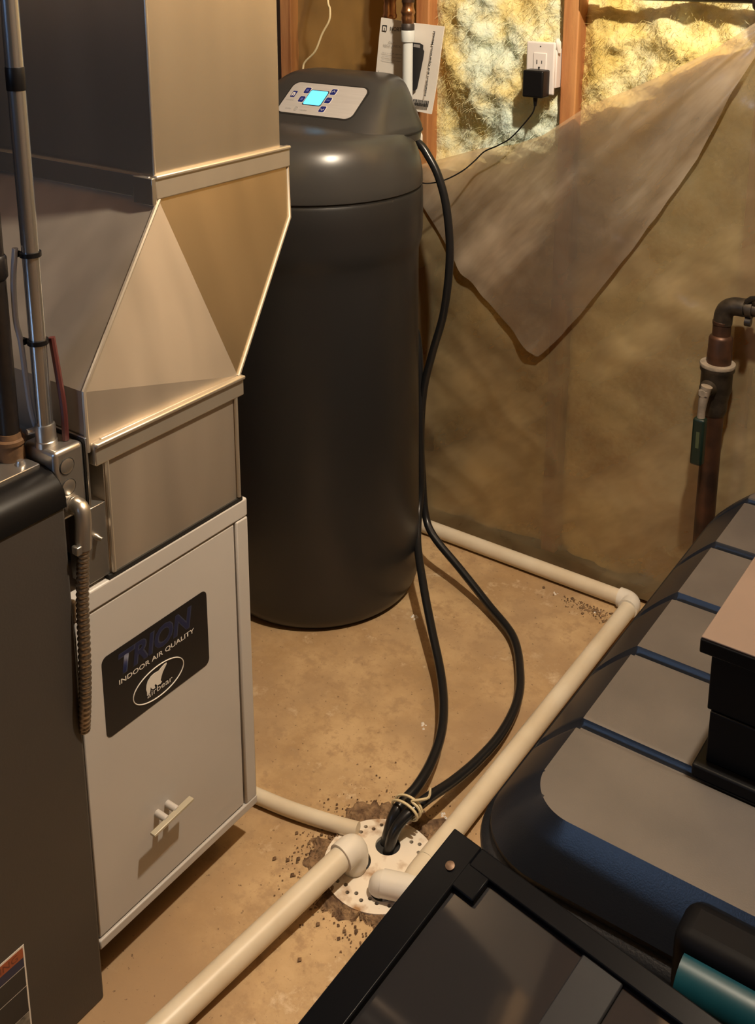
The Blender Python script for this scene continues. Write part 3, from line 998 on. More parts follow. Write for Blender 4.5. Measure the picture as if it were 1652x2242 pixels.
for _ in range(1100):
    a = rnd.uniform(0, 2 * math.pi)
    r = .095 + abs(rnd.gauss(0, .040))
    s_ = rnd.uniform(.0006, .0022) * (1.9 if rnd.random() < .12 else 1)
    p = Vector((DC.x + r * math.cos(a), DC.y + r * math.sin(a), s_ * .6 + .003 * max(0, 1 - (r - .09) / .04)))
    t_ = [Vector((rnd.uniform(-1, 1), rnd.uniform(-1, 1), rnd.uniform(-.6, .9))).normalized() * s_ * rnd.uniform(.7, 1.6) for _ in range(6)]
    dirt.add([p + Vector((s_, 0, 0)), p + Vector((0, s_, 0)), p - Vector((s_, 0, 0)), p - Vector((0, s_ * 1.3, 0)), p + Vector((s_ * .2, 0, s_)), p - Vector((0, 0, s_ * .5))], [(0, 1, 4), (1, 2, 4), (2, 3, 4), (3, 0, 4), (1, 0, 5), (2, 1, 5), (3, 2, 5), (0, 3, 5)])
tag(dirt.build('dirt', M_dirt), 'damp brown dirt and grit crusted around the floor drain', 'dirt', kind='stuff')

grit = MB()
rnd = random.Random(23)
for _ in range(190):
    x, y = -.86 + rnd.gauss(0, .045), 2.075 - abs(rnd.gauss(0, .022))
    s_ = rnd.uniform(.0007, .0026) * (1.8 if rnd.random() < .1 else 1)
    if x > -.803:
        continue
    p = Vector((x, y, s_ * .5))
    grit.add([p + Vector((s_, 0, 0)), p + Vector((0, s_, 0)), p - Vector((s_, 0, 0)), p - Vector((0, s_ * 1.3, 0)), p + Vector((s_ * .2, 0, s_)), p - Vector((0, 0, s_ * .5))], [(0, 1, 4), (1, 2, 4), (2, 3, 4), (3, 0, 4), (1, 0, 5), (2, 1, 5), (3, 2, 5), (0, 3, 5)])
tag(grit.build('rust_debris', M_dirt), 'brown crumbly debris swept against the wall pipe elbow', 'debris', kind='stuff')

# cover with real holes: bmesh fill with hole loops
bm = bmesh.new()
HOLES = [(-.911, 1.242), (-.897, 1.246), (-.891, 1.261), (-.911, 1.228), (-.877, 1.262), (-.828, 1.261), (-.814, 1.265), (-.806, 1.250), (-.793, 1.240), (-.883, 1.125), (-.868, 1.127), (-.857, 1.117), (-.844, 1.124), (-.830, 1.118), (-.820, 1.129), (-.806, 1.128), (-.801, 1.143), (-.787, 1.136), (-.896, 1.136)]


def loop(cx, cy, r, n, z):
    v = [bm.verts.new((cx + r * math.cos(2 * math.pi * k / n), cy + r * math.sin(2 * math.pi * k / n), z)) for k in range(n)]
    return [bm.edges.new((v[k], v[(k + 1) % n])) for k in range(n)]


ed = loop(DC.x, DC.y, .0955, 72, .007)
BIG = [(-.857, 1.232, .0215), (-.884, 1.174, .0270), (-.812, 1.152, .020)]
for h in HOLES:
    if (Vector((h[0], h[1])) - Vector((DC.x, DC.y))).length < .088:
        ed += loop(h[0], h[1], .0036, 12, .007)
for h in BIG:
    ed += loop(h[0], h[1], h[2], 28, .007)
r_ = bmesh.ops.triangle_fill(bm, use_beauty=True, use_dissolve=False, edges=ed)
ex = bmesh.ops.extrude_face_region(bm, geom=bm.faces[:])
for v in [g for g in ex['geom'] if isinstance(g, bmesh.types.BMVert)]:
    v.co.z = .0012
bmesh.ops.recalc_face_normals(bm, faces=bm.faces)
dc = thing('floor_drain_cover', 'round perforated white plastic drain cover, stained brown, in the floor', 'drain cover', DC)
me = bpy.data.meshes.new('cover_disc')
bm.to_mesh(me)
bm.free()
for v in me.vertices:
    v.co -= DC
mobj('cover_disc', me, M_cover, dc)
MB().lathe([(.093, .0004), (.093, .0009)], DC, 48).build('sump_opening', M_slot, dc)

# ================================================================== pvc drain pipes
def pipe_bend(b, p, d0, d1, r, rc, n=16, k=8, tail=.012):
    """elbow fitting centred on corner p, from direction d0 (incoming) to d1 (outgoing)"""
    p, d0, d1 = Vector(p), Vector(d0).normalized(), Vector(d1).normalized()
    a, c = p - d0 * rc, p + d1 * rc
    pts = [a - d0 * tail]
    for i in range(k + 1):
        t = i / k
        pts.append(a * (1 - t) ** 2 + p * 2 * t * (1 - t) + c * t * t)
    pts.append(c + d1 * tail)
    return b.tube(pts, r, n)


pv1 = thing('pvc_drain_pipe', 'cream PVC drain pipe along the wall foot turning toward the camera beside the tote', 'pipe', (-.778, 2.115, 0))
MB().tube([(-2.3, 2.121, .0200), (-.815, 2.116, .0200)], .0185, 20).build('wall_run', M_pvc, pv1, smooth=True)
pipe_bend(MB(), (-.781, 2.1155, .0215), (1, 0, 0), (.004, -1, 0), .0228, .022, 20).build('elbow', M_pvc_w, pv1, smooth=True)
MB().tube([(-.7805, 2.085, .0205), (-.775, 1.330, .0220), (-.772, 1.22, .030)], .0190, 20).build('floor_run', M_pvc, pv1, smooth=True)
MB().tube([(-.772, 1.235, .029), (-.771, 1.19, .031), (-.765, 1.172, .032), (-.755, 1.166, .032)], .0185, 18, smooth=3).build('swept_bend', M_pvc, pv1, smooth=True)
MB().tube([(-.750, 1.167, .032), (-.8080, 1.1480, .0285)], .0212, 20).build('coupling', M_pvc_w, pv1, smooth=True, angle=50)
pipe_bend(MB(), (-.812, 1.1467, .0282), (-.95, -.31, -.05), (-.05, 0, -1), .0195, .008, 18, tail=.003).build('drop_elbow', M_pvc_w, pv1, smooth=True)

pv2 = thing('pvc_drain_pipe', 'thick cream PVC pipe in the foreground with a right angle elbow into the drain', 'pipe', (-.9, .9, 0))
e2 = Vector((-.876, 1.162, .052))
d2 = Vector((.047, .365, .026)).normalized()
MB().tube([(-.945, .58, .0215), (-.923, .785, .026), e2 - d2 * .03], .0195, 24).build('pipe', M_pvc, pv2, smooth=True)
pipe_bend(MB(), e2, d2, (-.02, .0, -1), .0238, .020, 24, tail=.012).build('elbow', M_pvc_w, pv2, smooth=True)
MB().tube([e2 + Vector((-.001, .0, -.03)), e2 + Vector((-.001, 0, -.0515))], .0205, 20).build('outlet_stub', M_pvc_w, pv2, smooth=True)
tag(MB().tube([(-1.35, 1.146, .0142), (-1.109, 1.178, .0142), (-1.032, 1.190, .0145), (-.960, 1.207, .0150), (-.912, 1.220, .0165)], .0135, 16, smooth=5).build('condensate_pipe', M_pvc, smooth=True), 'thinner beige condensate pipe emerging from behind the filter cabinet', 'pipe')

for k, (x, y) in enumerate(((-1.179, 1.796), (-.968, 1.515), (-.956, 2.069), (-.815, 1.345), (-.845, 2.06))):
    b = MB()
    s_ = (.009, .007, .005, .007, .006)[k]
    rnd = random.Random(k)
    for _ in range(5):
        c = Vector((x + rnd.uniform(-s_, s_), y + rnd.uniform(-s_, s_), 0))
        q = s_ * rnd.uniform(.3, .7)
        b.add([c + Vector((q, 0, 0)), c + Vector((0, q, 0)), c - Vector((q, 0, 0)), c - Vector((0, q, 0)), c + Vector((0, 0, q))], [(0, 1, 4), (1, 2, 4), (2, 3, 4), (3, 0, 4), (3, 2, 1, 0)])
    lab = ('white crumbs on the floor at the foot of the water softener', 'pale crumb on the floor between the two hoses', 'white flake on the floor beside the wall pipe', 'white plaster flake in the dirt beside the right hose end', 'crumbs beside the corner pipe elbow')[k]
    tag(b.build('plaster_crumb', M_chip), lab, 'crumb', 'plaster crumbs on the floor')

# ================================================================== filter cabinet
fc = thing('filter_cabinet', 'white enamelled air filter cabinet with a black printed sticker', 'cabinet', (-1.30, .97, 0))
MB().box(-1.60, -1.063, .780, 1.115, .080, .648).build('cabinet_shell', M_white, fc, bevel=.002)
MB().box(-1.55, -1.14, .82, 1.08, 0, .081).build('plinth', M_gap, fc)
MB().box(-1.075, -1.0515, .7780, 1.1200, .622, .6535).build('top_rail', M_white, fc, bevel=.003)
MB().box(-1.075, -1.0515, 1.0930, 1.1200, .090, .621).build('side_rail', M_white, fc, bevel=.003)
MB().box(-1.075, -1.0510, .7780, 1.1200, .075, .0905).build('bottom_rail', M_white, fc, bevel=.002)
MB().box(-1.068, -1.0540, .7805, 1.0900, .093, .619).build('door', M_white, fc, bevel=.002)
MB().box(-1.0665, -1.0600, .7800, 1.0935, .0910, .6215).build('door_gap', M_gap, fc)
# door handle: bar on two pins
hdo = MB().obox((-1.0300, .9100, .2210), (0, .995, .06), X, (0, -.06, .995), .041, .0050, .0022).build('handle', mat('handle_metal', (.50, .46, .36), .4, .3), fc, bevel=.0008)
for yy in (.901, .922):
    MB().lathe([(.0056, 0), (.0056, .020), (.0046, .022)], (-1.0545, yy, .2215 + (yy - .91) * .06), 14, 'X').build('handle_pin', M_white, hdo, smooth=True)
st = MB().prism(rrect(.205, .131, .010), (-1.0542, .9215, .4745), Y, Z, X, .0008).build('sticker', mat('sticker_black', (.010, .009, .010), .38), fc)
sx = -1.0534
text('TRION', (sx, .8425, .4945), Y, Z, X, .143, .036, M_navy_line, st, 'brand_lettering', shear=.18, bold=.045, depth=.0002)
text('TRION', (sx, .8430, .4955), Y, Z, X, .141, .034, M_navy_ink, st, 'brand_lettering', shear=.18, bold=.015, depth=.0004)
text('INDOOR AIR QUALITY', (sx, .8465, .4805), Y, Z, X, .148, .0092, M_white_ink, st, 'sticker_lettering', bold=.012)
el = MB().tube([(sx + .0003, .9195 + .050 * math.cos(a), .4430 + .026 * math.sin(a)) for a in [i * math.pi / 24 for i in range(49)]], .0009, 6, cap=False)
el.build('emblem_oval', M_white_ink, st)
bear = [(-.026, -.016), (-.020, -.017), (-.017, -.010), (-.016, -.003), (-.013, -.009), (-.008, -.012), (-.004, -.011), (-.006, -.006), (-.003, -.004), (.001, -.010), (.009, -.011), (.013, -.009), (.010, -.004), (.013, .003), (.017, .010), (.024, .017), (.028, .021), (.0275, .0235), (.022, .0235), (.014, .0215), (.007, .018), (-.004, .0195), (-.014, .018), (-.022, .013), (-.026, .006), (-.0275, -.002), (-.0255, -.009)]
MB().prism([(a * .76, b * .80) for a, b in bear], (sx, .9150, .4452), Y, Z, X, .0005).build('emblem_bear', M_white_ink, st)
text('airbear', (sx, .8955, .4275), Y, Z, X, .050, .0095, M_ink, st, 'emblem_lettering', depth=.0006, bold=.05)
text('airbear', (sx, .8955, .4275), Y, Z, X, .050, .0095, M_white_ink, st, 'emblem_lettering', depth=.0008, bold=.0)

# ================================================================== sheet metal duct
du = thing('sheet_metal_duct', 'galvanised sheet metal plenum with an offset transition above the filter cabinet', 'duct', (-1.35, 1.0, .63))
XL, XU, XB = -1.055, -1.125, -1.66
MB().box(XB, XL, .8470, 1.1055, .6545, .862).build('lower_collar', M_steel_dull, du, bevel=.0015)
MB().box(XB, XL + .003, .842, 1.110, .6535, .660).build('gasket', M_gap, du)
for y in (.851, 1.103):
    MB().tube([(XL + .002, y, .662), (XL + .002, y, .83)], .0033, 8).build('corner_seam', M_steel_band, du, smooth=True)
MB().box(XL - .03, XL + .0055, .8310, 1.1190, .829, .860).build('cleat', M_steel_band, du, bevel=.002)
MB().box(XL - .001, XL + .010, .8310, 1.1190, .856, .862).build('cleat_lip', M_steel_band, du, bevel=.002)
# offset transition
BX_ = XL - .004
TL, TR, R2 = (XU, 1.033, 1.146), (XU, 1.320, 1.146), (-1.105, 1.2986, 1.065)
BL, BR, BLL = (BX_, .8265, .935), (XL, 1.1120, .861), (BX_, .8265, .850)
bTL, bTR, bR2 = (XB, 1.033, 1.146), (XB, 1.320, 1.146), (XB, 1.2986, 1.065)
bBL, bBR, bBLL = (XB, .8265, .935), (XB, 1.1120, .861), (XB, .8265, .850)
BRL, bBRL = (XL, 1.1120, .850), (XB, 1.1120, .850)
tv = [TL, TR, R2, BL, BR, BLL, BRL, bTL, bTR, bR2, bBL, bBR, bBLL, bBRL]
MB().add(tv, [(0, 4, 3), (3, 4, 5), (5, 4, 6), (0, 3, 10, 7), (3, 5, 12, 10), (1, 8, 9, 2), (2, 9, 11, 4), (4, 11, 13, 6), (0, 7, 8, 1), (5, 6, 13, 12), (7, 10, 12, 13, 11, 9, 8)]).build('transition', M_steel_dull, du)
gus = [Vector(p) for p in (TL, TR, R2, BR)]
MB().add(gus + [p - Vector((.0012, 0, 0)) for p in gus], [(0, 1, 2, 3), (7, 6, 5, 4), (0, 4, 5, 1), (1, 5, 6, 2), (2, 6, 7, 3), (3, 7, 4, 0)]).build('reflection_tint_face', M_steel_warm, du)  # separate face, its golden reflection put into the colour to show the crease
MB().tube([BLL, BL, (XU + .002, 1.033, 1.144)], .0036, 8).build('seam', M_steel_band, du, smooth=True)
MB().tube([(XL + .001, 1.1125, .861), (-1.104, 1.2990, 1.065), (XU, 1.3205, 1.144)], .0030, 8).build('seam', M_steel_band, du, smooth=True)
# plenum
MB().box(XB, XU, 1.0280, 1.3040, 1.144, 2.45).build('plenum', M_steel, du, bevel=.0015)
MB().tube([(XU + .0005, 1.0285, 1.178), (XU + .0005, 1.0285, 2.44)], .0024, 8).build('corner_seam', M_steel, du, smooth=True)
MB().box(XU - .03, XU + .0060, 1.0250, 1.3215, 1.1445, 1.1780).build('cleat', M_steel_band, du, bevel=.002)
MB().box(XU - .001, XU + .009, 1.0250, 1.3215, 1.1740, 1.1800).build('cleat_lip', M_steel_band, du, bevel=.002)
MB().box(XB, XU - .004, 1.0215, 1.0285, 1.1445, 1.1780).build('cleat', M_steel, du, bevel=.001)
MB().obox((XU - .014, 1.0220, 1.157), X, Y, Z, .020, .004, .020).build('cleat_tab', M_steel, du, bevel=.001)
# side flange plate at the lower left of the collar
MB().box(-1.090, -1.0560, .8090, .8475, .6600, .770).build('flange_plate', M_box_steel, du, bevel=.001)
MB().lathe([(.0045, 0), (.0045, .003), (.003, .007), (.003, .014)], (-1.0560, .827, .726), 10, 'X').build('flange_screw', M_box_steel, du, smooth=True)

# ================================================================== furnace
fu = thing('furnace', 'dark grey painted furnace cabinet with a black rounded top trim at the left', 'furnace', (-1.35, .42, 0))
MB().box(-1.66, -1.043, .02, .772, .0, .800).build('cabinet', M_furn, fu, bevel=.004, seg=3)
prof = [(-1.30, .800), (-1.0405, .800), (-1.0405, .812), (-1.0440, .824), (-1.0520, .834), (-1.0650, .842), (-1.0800, .846), (-1.30, .846)]
MB().prism(prof, (0, .02, 0), X, Z, Y, .754).build('top_trim', M_trim, fu, bevel=.0015)
MB().box(-1.66, -1.082, .03, .768, .845, .851).build('top_plate', M_box_steel, fu, bevel=.0012)
MB().lathe([(.0065, .851), (.0065, .853), (.0045, .857), (.0, .8575)], (-1.100, .752, 0), 12).build('screw', M_box_steel, fu, smooth=True)
lb = MB().box(-1.0432, -1.0424, .33, .6510, .02, .2100).build('rating_label', M_white_ink, fu)
MB().box(-1.0426, -1.0421, .333, .6485, .191, .2070).build('warning_band', M_orange, lb)
text('WARNING', (-1.0421, .56, .194), Y, Z, X, .080, .010, mat('dark_orange_print', (.16, .04, .02), .5), lb, 'warning_lettering', depth=.0002)
for z0, z1 in ((.1765, .191), (.1435, .1750), (.0995, .1420)):
    MB().box(-1.0426, -1.0421, .333, .6485, z0, z1).build('label_block', M_ink if z1 < .19 else M_navy_ink, lb)
MB().box(-1.0426, -1.0421, .333, .6485, .023, .0985).build('label_picture', mat('label_photo', (.30, .28, .24), .5, color2=(.05, .05, .05), vscale=60), lb)

# ------------------------------------------------------------------ conduit, pipes and box on the furnace
jb = thing('junction_box', 'pressed steel electrical junction box with round knockouts at the conduit foot', 'junction box', (-1.095, .80, .77))
MB().box(-1.125, -1.0600, .7745, .8215, .768, .868).build('box_body', M_box_steel, jb, bevel=.006, seg=3)
MB().box(-1.127, -1.0570, .8225, .8255, .764, .872).build('cover', M_box_steel, jb, bevel=.001)
MB().box(-1.126, -1.0595, .8213, .8227, .766, .870).build('cover_gap', M_gap, jb)
for zc in (.8440, .8140):
    MB().lathe([(.0104, 0), (.0104, .0012), (.0090, .0018)], (-1.0600, .7925, zc), 24, 'X').build('knockout', M_box_steel, jb, smooth=True)
    MB().tube([(-1.0593, .7925 + .0110 * math.cos(a), zc + .0110 * math.sin(a)) for a in [i * math.pi / 12 for i in range(25)]], .0007, 5, cap=False).build('knockout_ring', M_gap, jb)
CXY = (-1.0925, .7880)
cd = thing('steel_conduit', 'shiny galvanised conduit rising from the junction box with a black tape band', 'conduit', (CXY[0], CXY[1], .868))
MB().lathe([(.0108, .870), (.0108, 2.44)], (*CXY, 0), 24).build('tube', M_emt, cd, smooth=True)
MB().lathe([(.0145, .866), (.0145, .874), (.0135, .875), (.0135, .894), (.0125, .897)], (*CXY, 0), 24).build('connector', M_box_steel, cd, smooth=True)
MB().tube([(CXY[0] - .010, CXY[1] - .008, .888), (CXY[0] - .012, CXY[1] - .014, .888), (CXY[0] - .013, CXY[1] - .019, .888)], .0042, 8).build('set_screw', M_box_steel, cd, smooth=True)
MB().lathe([(.0113, 1.330), (.0117, 1.331), (.0117, 1.357), (.0113, 1.358)], (*CXY, 0), 24).build('tape_band', M_black, cd, smooth=True)
ip = thing('iron_pipe', 'black iron gas pipe with a rusty ring at its foot left of the conduit', 'pipe', (-1.125, .757, .851))
MB().lathe([(.0130, .852), (.0130, 2.44)], (-1.125, .757, 0), 20).build('pipe', M_iron, ip, smooth=True)
MB().lathe([(.0170, .8512), (.0170, .872), (.0195, .874), (.0195, .879), (.0160, .881), (.0145, .888)], (-1.125, .757, 0), 20).build('rust_ring', M_rust, ip, smooth=True)
MB().lathe([(.0140, 1.095), (.0160, 1.098), (.0160, 1.123), (.0140, 1.126)], (-1.125, .757, 0), 20).build('coupling', M_iron, ip, smooth=True)
for z, lab in ((1.126, 'upper black zip tie around the conduit'), (1.010, 'lower black zip tie around the conduit')):
    t_ = thing('zip_tie', lab, 'zip tie', (*CXY, z), 'zip ties on the conduit')
    MB().lathe([(.0112, z - .003), (.0134, z - .003), (.0134, z + .003), (.0112, z + .003)], (*CXY, 0), 20).build('strap', M_black, t_, smooth=True)
    MB().box(CXY[0] - .020, CXY[0] - .011, CXY[1] - .013, CXY[1] - .006, z - .004, z + .004).build('head', M_black, t_, bevel=.001)
a_ = CXY
tag(MB().tube([(-1.103, .7740, 1.135), (-1.108, .7720, 1.10), (-1.112, .7725, 1.07), (-1.112, .7725, 1.035), (-1.108, .7740, 1.01), (-1.107, .7760, .96), (-1.107, .780, .91), (-1.1085, .790, .871)], .0037, 8, smooth=6).build('control_cable', M_greywire, smooth=True), 'pale grey cable bowed beside the conduit between the zip ties', 'cable')
tag(MB().tube([(-1.086, .8045, 1.012), (-1.082, .8065, .965), (-1.078, .8080, .915), (-1.080, .8090, .869)], .0045, 8, smooth=6).build('thermostat_cable', M_redwire, smooth=True), 'dark red cable dropping behind the conduit into the junction box', 'cable')
# flexible armoured cable with elbow connector
bx = thing('armoured_cable', 'flexible armoured steel cable hanging between furnace and filter cabinet', 'cable', (-1.06, .80, .5))
eb = MB().tube([(-1.0600, .7965, .787), (-1.050, .7965, .789), (-1.0405, .7955, .786), (-1.0370, .7940, .772), (-1.0362, .7920, .755), (-1.0360, .7900, .734)], .0108, 14, smooth=4)
eb.build('elbow_connector', M_box_steel, bx, smooth=True)
MB().lathe([(.0128, -.1000), (.0128, -.0955)], (-.9595, .7965, .787), 16, 'X').build('locknut', M_box_steel, bx, smooth=True)
MB().obox((-1.0350, .780, .737), X, Y, Z, .006, .005, .006).build('clamp_screw', M_box_steel, bx, bevel=.0015)
cpath = [(-1.036, .7902, .740), (-1.0355, .7865, .705), (-1.035, .7815, .66), (-1.034, .7785, .61), (-1.0335, .7755, .555), (-1.034, .772, .51), (-1.045, .775, .46)]
cp = [Vector(p) for p in cpath]
cur, rad = [], []
seg = 150
for i in range(seg + 1):
    t = i / seg * (len(cp) - 1)
    k = min(int(t), len(cp) - 2)
    f_ = t - k
    p0, p1, p2, p3 = cp[max(k - 1, 0)], cp[k], cp[k + 1], cp[min(k + 2, len(cp) - 1)]
    cur.append(.5 * (2 * p1 + (p2 - p0) * f_ + (2 * p0 - 5 * p1 + 4 * p2 - p3) * f_ * f_ + (3 * p1 - p0 - 3 * p2 + p3) * f_ ** 3))
    rad.append(.0088 if i % 4 in (0, 1) else .0074)
MB().tube(cur, .009, 14, rad=rad).build('armour', steel_material('armour_steel', (.42, .36, .30), .35, 90, .3), bx, smooth=True, angle=80)

# ================================================================== copper water pipe and valve on the right
wp = thing('copper_water_pipe', 'tarnished copper water pipe with a green handled ball valve at the right wall', 'pipe', (-.627, 2.09, .02))
WX, WYY = -.626, 2.09
MB().lathe([(.0208, .0), (.0208, .58)], (WX, WYY, 0), 24).build('lower_tube', M_copper, wp, smooth=True)
vb = MB().lathe([(.0215, .545), (.0255, .555), (.0265, .575), (.0285, .590), (.0320, .600), (.0320, .640), (.0350, .645), (.0350, .653), (.0300, .657)], (WX, WYY, 0), 24).build('valve_body', M_brass, wp, smooth=True, angle=40)
MB().lathe([(.0285, .652), (.0355, .653), (.0365, .657), (.0355, .660), (.0270, .661)], (WX, WYY, 0), 24).build('crust_ring', M_solder, vb, smooth=True)
MB().lathe([(.0245, .655), (.0250, .675), (.0255, .678), (.0245, .684), (.0240, .715), (.0225, .719), (.0185, .722), (.0185, .745), (.0195, .746), (.0195, .752), (.0175, .754)], (WX + .002, WYY, 0), 24).build('reducer', M_copper, wp, smooth=True, angle=40)
pipe_bend(MB(), (WX + .003, WYY, .788), (0, 0, 1), (1, 0, .02), .0190, .030, 20, tail=.012).build('elbow', M_brass, wp, smooth=True)
MB().tube([(WX + .030, WYY, .789), (WX + 1.9, WYY, .80)], .0150, 18).build('upper_run', M_brass, wp, smooth=True)
cl = MB().lathe([(.0165, -.006), (.0205, -.006), (.0205, .006), (.0165, .006)], (WX + .055, WYY, .789), 18, 'X', cap=True).build('pipe_clamp', M_brass, wp, smooth=True)
MB().tube([(WX + .050, WYY - .012, .806), (WX + .060, WYY - .014, .815), (WX + .070, WYY - .016, .818)], .006, 8).build('clamp_bolt', M_iron, cl, smooth=True)
MB().lathe([(.009, 0), (.009, .012)], (WX + .05, WYY - .010, .764), 10, 'X').build('clamp_nut', M_iron, cl, smooth=True)
# lever
stem = MB().lathe([(.0130, -.050), (.0130, -.040), (.0180, -.034), (.0180, -.015)], (WX - .006, WYY, .612), 16, 'Y').build('valve_stem', M_brass, vb, smooth=True)
MB().lathe([(.0080, -.066), (.0105, -.064), (.0105, -.049)], (WX - .006, WYY, .612), 6, 'Y').build('stem_nut', M_solder, vb)
lev = MB().tube([(WX - .002, WYY - .054, .626), (WX - .006, WYY - .056, .600), (WX - .008, WYY - .056, .570), (WX - .0085, WYY - .055, .535)], .0085, 10, smooth=4, rad=[.012, .010, .008, .009]).build('lever', M_solder, wp, smooth=True)
MB().box(WX - .0215, WX + .004, WYY - .068, WYY - .046, .452, .556).build('lever_sleeve', M_green, lev, bevel=.005, seg=3)
MB().box(WX - .0115, WX - .0045, WYY - .0686, WYY - .0676, .492, .528).build('sleeve_label', mat('lever_label', (.06, .075, .035), .5), lev)

tp = thing('black_gas_line', 'black horizontal pipe running along the wall at the top right edge', 'pipe', (-.4, 2.10, 1.39))
MB().tube([(-.985, 2.150, 1.399), (1.2, 2.150, 1.400)], .0125, 14).build('pipe', M_iron, tp, smooth=True)
MB().lathe([(.016, -.03), (.019, -.026), (.019, .004), (.016, .008)], (-.600, 2.143, 1.392), 14, 'X').build('union_fitting', M_brass, tp, smooth=True)
MB().box(-.99, -.95, 2.136, WY, 1.385, 1.413).build('wall_strap', M_iron, tp, bevel=.002)
MB().lathe([(.006, 1.372), (.008, 1.376), (.008, 1.39)], (-.612, 2.135, 0), 8).build('drip_nut', M_box_steel, tp)

# ================================================================== storage tote
tt = thing('storage_tote', 'large dark plastic storage tote with a ribbed grey lid in the right foreground', 'tote', (-.2, 1.5, 0))
TX0, TX1, TY0, TY1, TRAD = -.570, .22, .985, 2.075, .105
ZT, ZR = .450, .380


def rsdf(x, y, x0, x1, y0, y1, rad):
    qx, qy = abs(x - (x0 + x1) / 2) - (x1 - x0) / 2 + rad, abs(y - (y0 + y1) / 2) - (y1 - y0) / 2 + rad
    return math.hypot(max(qx, 0), max(qy, 0)) + min(max(qx, qy), 0) - rad


def tsdf(x, y):
    return rsdf(x, y, TX0, TX1, TY0, TY1, TRAD)


def csdf(x, y):       # crease around the flat top
    return rsdf(x, y, -.505, TX1 - .05, 1.024, TY1 - .05, .065)


GRO = [1.193, 1.386, 1.560, 1.751, 1.945]
ys, xs = [], []
y = TY0
while y < TY1:
    ys.append(y)
    d = min(abs(y - g) for g in GRO)
    y += .0032 if d < .022 or y < 1.10 else .009
ys.append(TY1)
x = TX0
while x < TX1:
    xs.append(x)
    x += .0045 if x < -.40 else .014
xs.append(TX1)


def lid_z(x, y):
    o_, i_ = -tsdf(x, y), csdf(x, y)
    t = 0 if i_ <= 0 else i_ / max(i_ + max(o_, 0), 1e-6)
    z = ZT - (ZT - ZR) * (t * .80 + .20 * t ** 2)
    g = min(abs(y - g_) for g_ in GRO)
    if o_ > .002:
        gw = max(0, min(1, (.0115 - g) / .005))
        z -= .012 * gw * min(1, o_ / .02)
    return z


vs, fs = [], []
for y in ys:
    for x in xs:
        px_, py_ = x, y
        for _ in range(4):
            s_ = tsdf(px_, py_)
            if s_ > 0:
                e = .0005
                gx = (tsdf(px_ + e, py_) - tsdf(px_ - e, py_)) / (2 * e)
                gy = (tsdf(px_, py_ + e) - tsdf(px_, py_ - e)) / (2 * e)
                px_ -= gx * s_
                py_ -= gy * s_
        s_ = csdf(px_, py_)
        if abs(s_) < .0023:
            e = .0003
            px_ -= s_ * (csdf(px_ + e, py_) - csdf(px_ - e, py_)) / (2 * e)
            py_ -= s_ * (csdf(px_, py_ + e) - csdf(px_, py_ - e)) / (2 * e)
        vs.append((px_, py_, lid_z(px_, py_)))
W_ = len(xs)
for j in range(len(ys) - 1):
    for i in range(W_ - 1):
        a = j * W_ + i
        fs.append((a, a + 1, a + W_ + 1, a + W_))
lid = MB().add(vs, fs).build('lid', M_tote_lid, tt, smooth=True, angle=24)


def rring(inset, z, n=12):
    w, h = TX1 - TX0 - 2 * inset, TY1 - TY0 - 2 * inset
    return [(p[0], p[1], z) for p in rrect(w, h, max(.02, TRAD - inset), n, (TX0 + TX1) / 2, (TY0 + TY1) / 2)]


loft([rring(.0005, ZR + .001), rring(-.001, ZR - .006), rring(.002, ZR - .010), rring(-.004, ZR - .016), rring(-.012, ZR - .020), rring(-.014, ZR - .026), rring(-.012, ZR - .050), rring(.004, ZR - .052)], cap0=True, cap1=True).build('lid_rim', M_tote, tt, smooth=True, angle=50)
loft([rring(.012, ZR - .04), rring(.014, .30), rring(.040, .03), rring(.055, .004), rring(.075, 0)]).build('body', M_tote, tt, smooth=True, angle=50)
# block coloured black for the shade of the latch recess, with a teal latch
MB().box(-.285, -.02, .955, 1.020, .352, .447).build('pocket_shade_block', mat('pocket_shade_black', (.003, .003, .004), .6, spec=.1), tt, bevel=.018, seg=4)
MB().tube([(-.268, .949, .401), (-.02, .949, .401)], .028, 20).build('latch', M_teal, tt, smooth=True)

# black box standing on the tote
bo = thing('black_speaker_box', 'black box with a dusty brown top standing on the grey tote lid', 'box', (-.15, 1.4, ZT))
MB().box(-.345, .05, 1.185, 1.62, .450, .470).build('base_board', M_boxblack, bo, bevel=.003)
MB().box(-.332, .04, 1.200, 1.61, .470, .545).build('lower_carcass', M_boxblack, bo, bevel=.002)
MB().box(-.337, .04, 1.203, 1.61, .545, .630).build('upper_carcass', M_boxblack, bo, bevel=.002)
MB().box(-.350, .055, 1.192, 1.62, .630, .650).build('edge_board', M_boxblack, bo, bevel=.002)
MB().box(-.349, .054, 1.193, 1.619, .650, .653).build('top_veneer', M_boxtop, bo, bevel=.001)

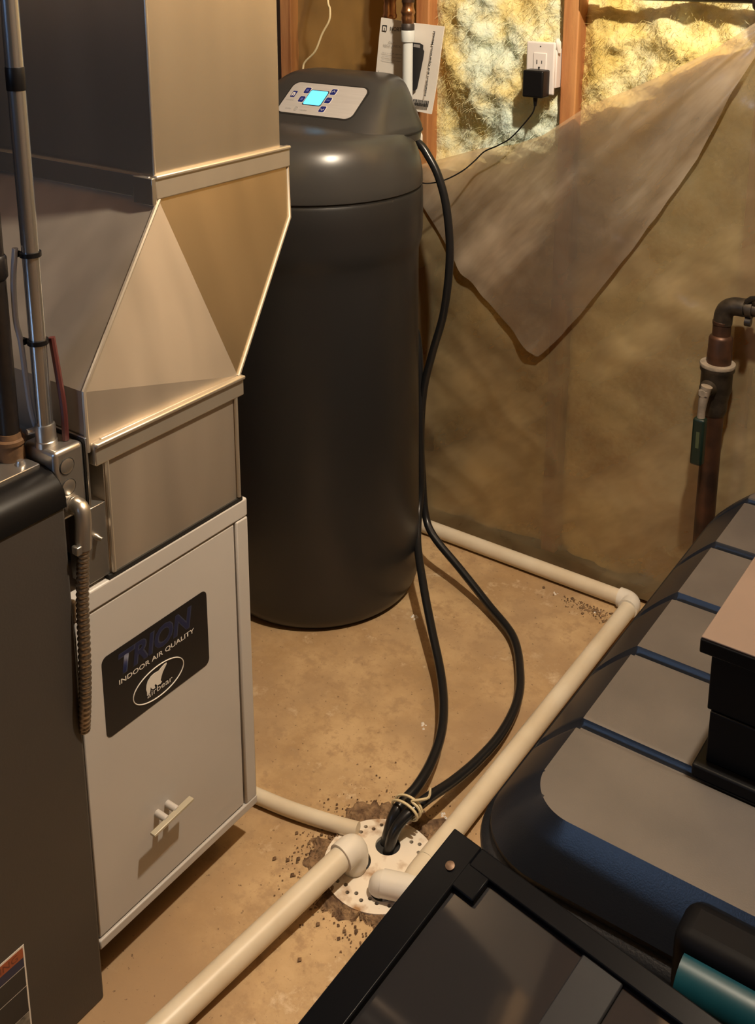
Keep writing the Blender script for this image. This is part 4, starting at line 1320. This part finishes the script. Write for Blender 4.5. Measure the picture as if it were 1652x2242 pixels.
# ================================================================== framed glass panel leaning in the foreground
gp_o = Vector((-.545, .925, .462))
e1 = Vector((.989, -.150, 0)).normalized()
e2v = Vector((-.150, -.989, -.285)).normalized()
e2v = (e2v - e1 * e2v.dot(e1)).normalized()
gn = e1.cross(e2v).normalized()
if gn.z < 0:
    gn = -gn
GW, GL = .80, 1.58
gp = thing('framed_glass_panel', 'black metal framed smoked glass panel lying against the tote in the near foreground', 'glass panel', gp_o + e2v * GL)


def gbox(u0, u1, v0, v1, w0, w1, name, m, parent=gp, bevel=.002):
    c = gp_o + e1 * ((u0 + u1) / 2) + e2v * ((v0 + v1) / 2) + gn * ((w0 + w1) / 2)
    return MB().obox(c, e1, e2v, gn, (u1 - u0) / 2, (v1 - v0) / 2, (w1 - w0) / 2).build(name, m, parent, bevel=bevel)


gbox(0, .042, 0, GL, -.022, 0, 'side_rail', M_frame)
gbox(GW - .042, GW, 0, GL, -.022, 0, 'side_rail', M_frame)
gbox(.042, GW - .042, 0, .026, -.022, 0, 'end_rail', M_frame)
gbox(.042, GW - .042, GL - .03, GL, -.022, 0, 'end_rail', M_frame)
gbox(.040, GW - .040, .024, GL - .028, -.014, -.009, 'glass', M_glass, bevel=0)
gbox(.026, .072, .022, .056, -.010, -.0005, 'corner_plate', M_frame, bevel=.002)
gbox(.200, .250, .022, GL - .03, -.0095, -.0045, 'cross_bar', M_bar)
c = gp_o + e1 * .026 + e2v * .040
MB().tube([c - gn * .001, c + gn * .002, c + gn * .003], .005, 12, rad=[.0058, .0058, .003]).build('screw', mat('bronze_screw', (.14, .09, .06), .5, .6), gp, smooth=True)

# ================================================================== ceiling lamp (above the frame)
la = thing('ceiling_lamp', 'bare bulb in a porcelain holder under the joists', 'lamp', (LAMP.x, LAMP.y, 2.45))
MB().lathe([(.055, 2.45), (.055, 2.43), (.035, 2.41), (.025, 2.385)], (LAMP.x, LAMP.y, 0), 24).build('lamp_holder', M_porc, la, smooth=True)
MB().lathe([(.013, 2.385), (.014, 2.37), (.024, 2.345), (.030, 2.330), (.024, 2.312), (.010, 2.307)], (LAMP.x, LAMP.y, 0), 20).build('bulb', M_bulb, la, smooth=True)
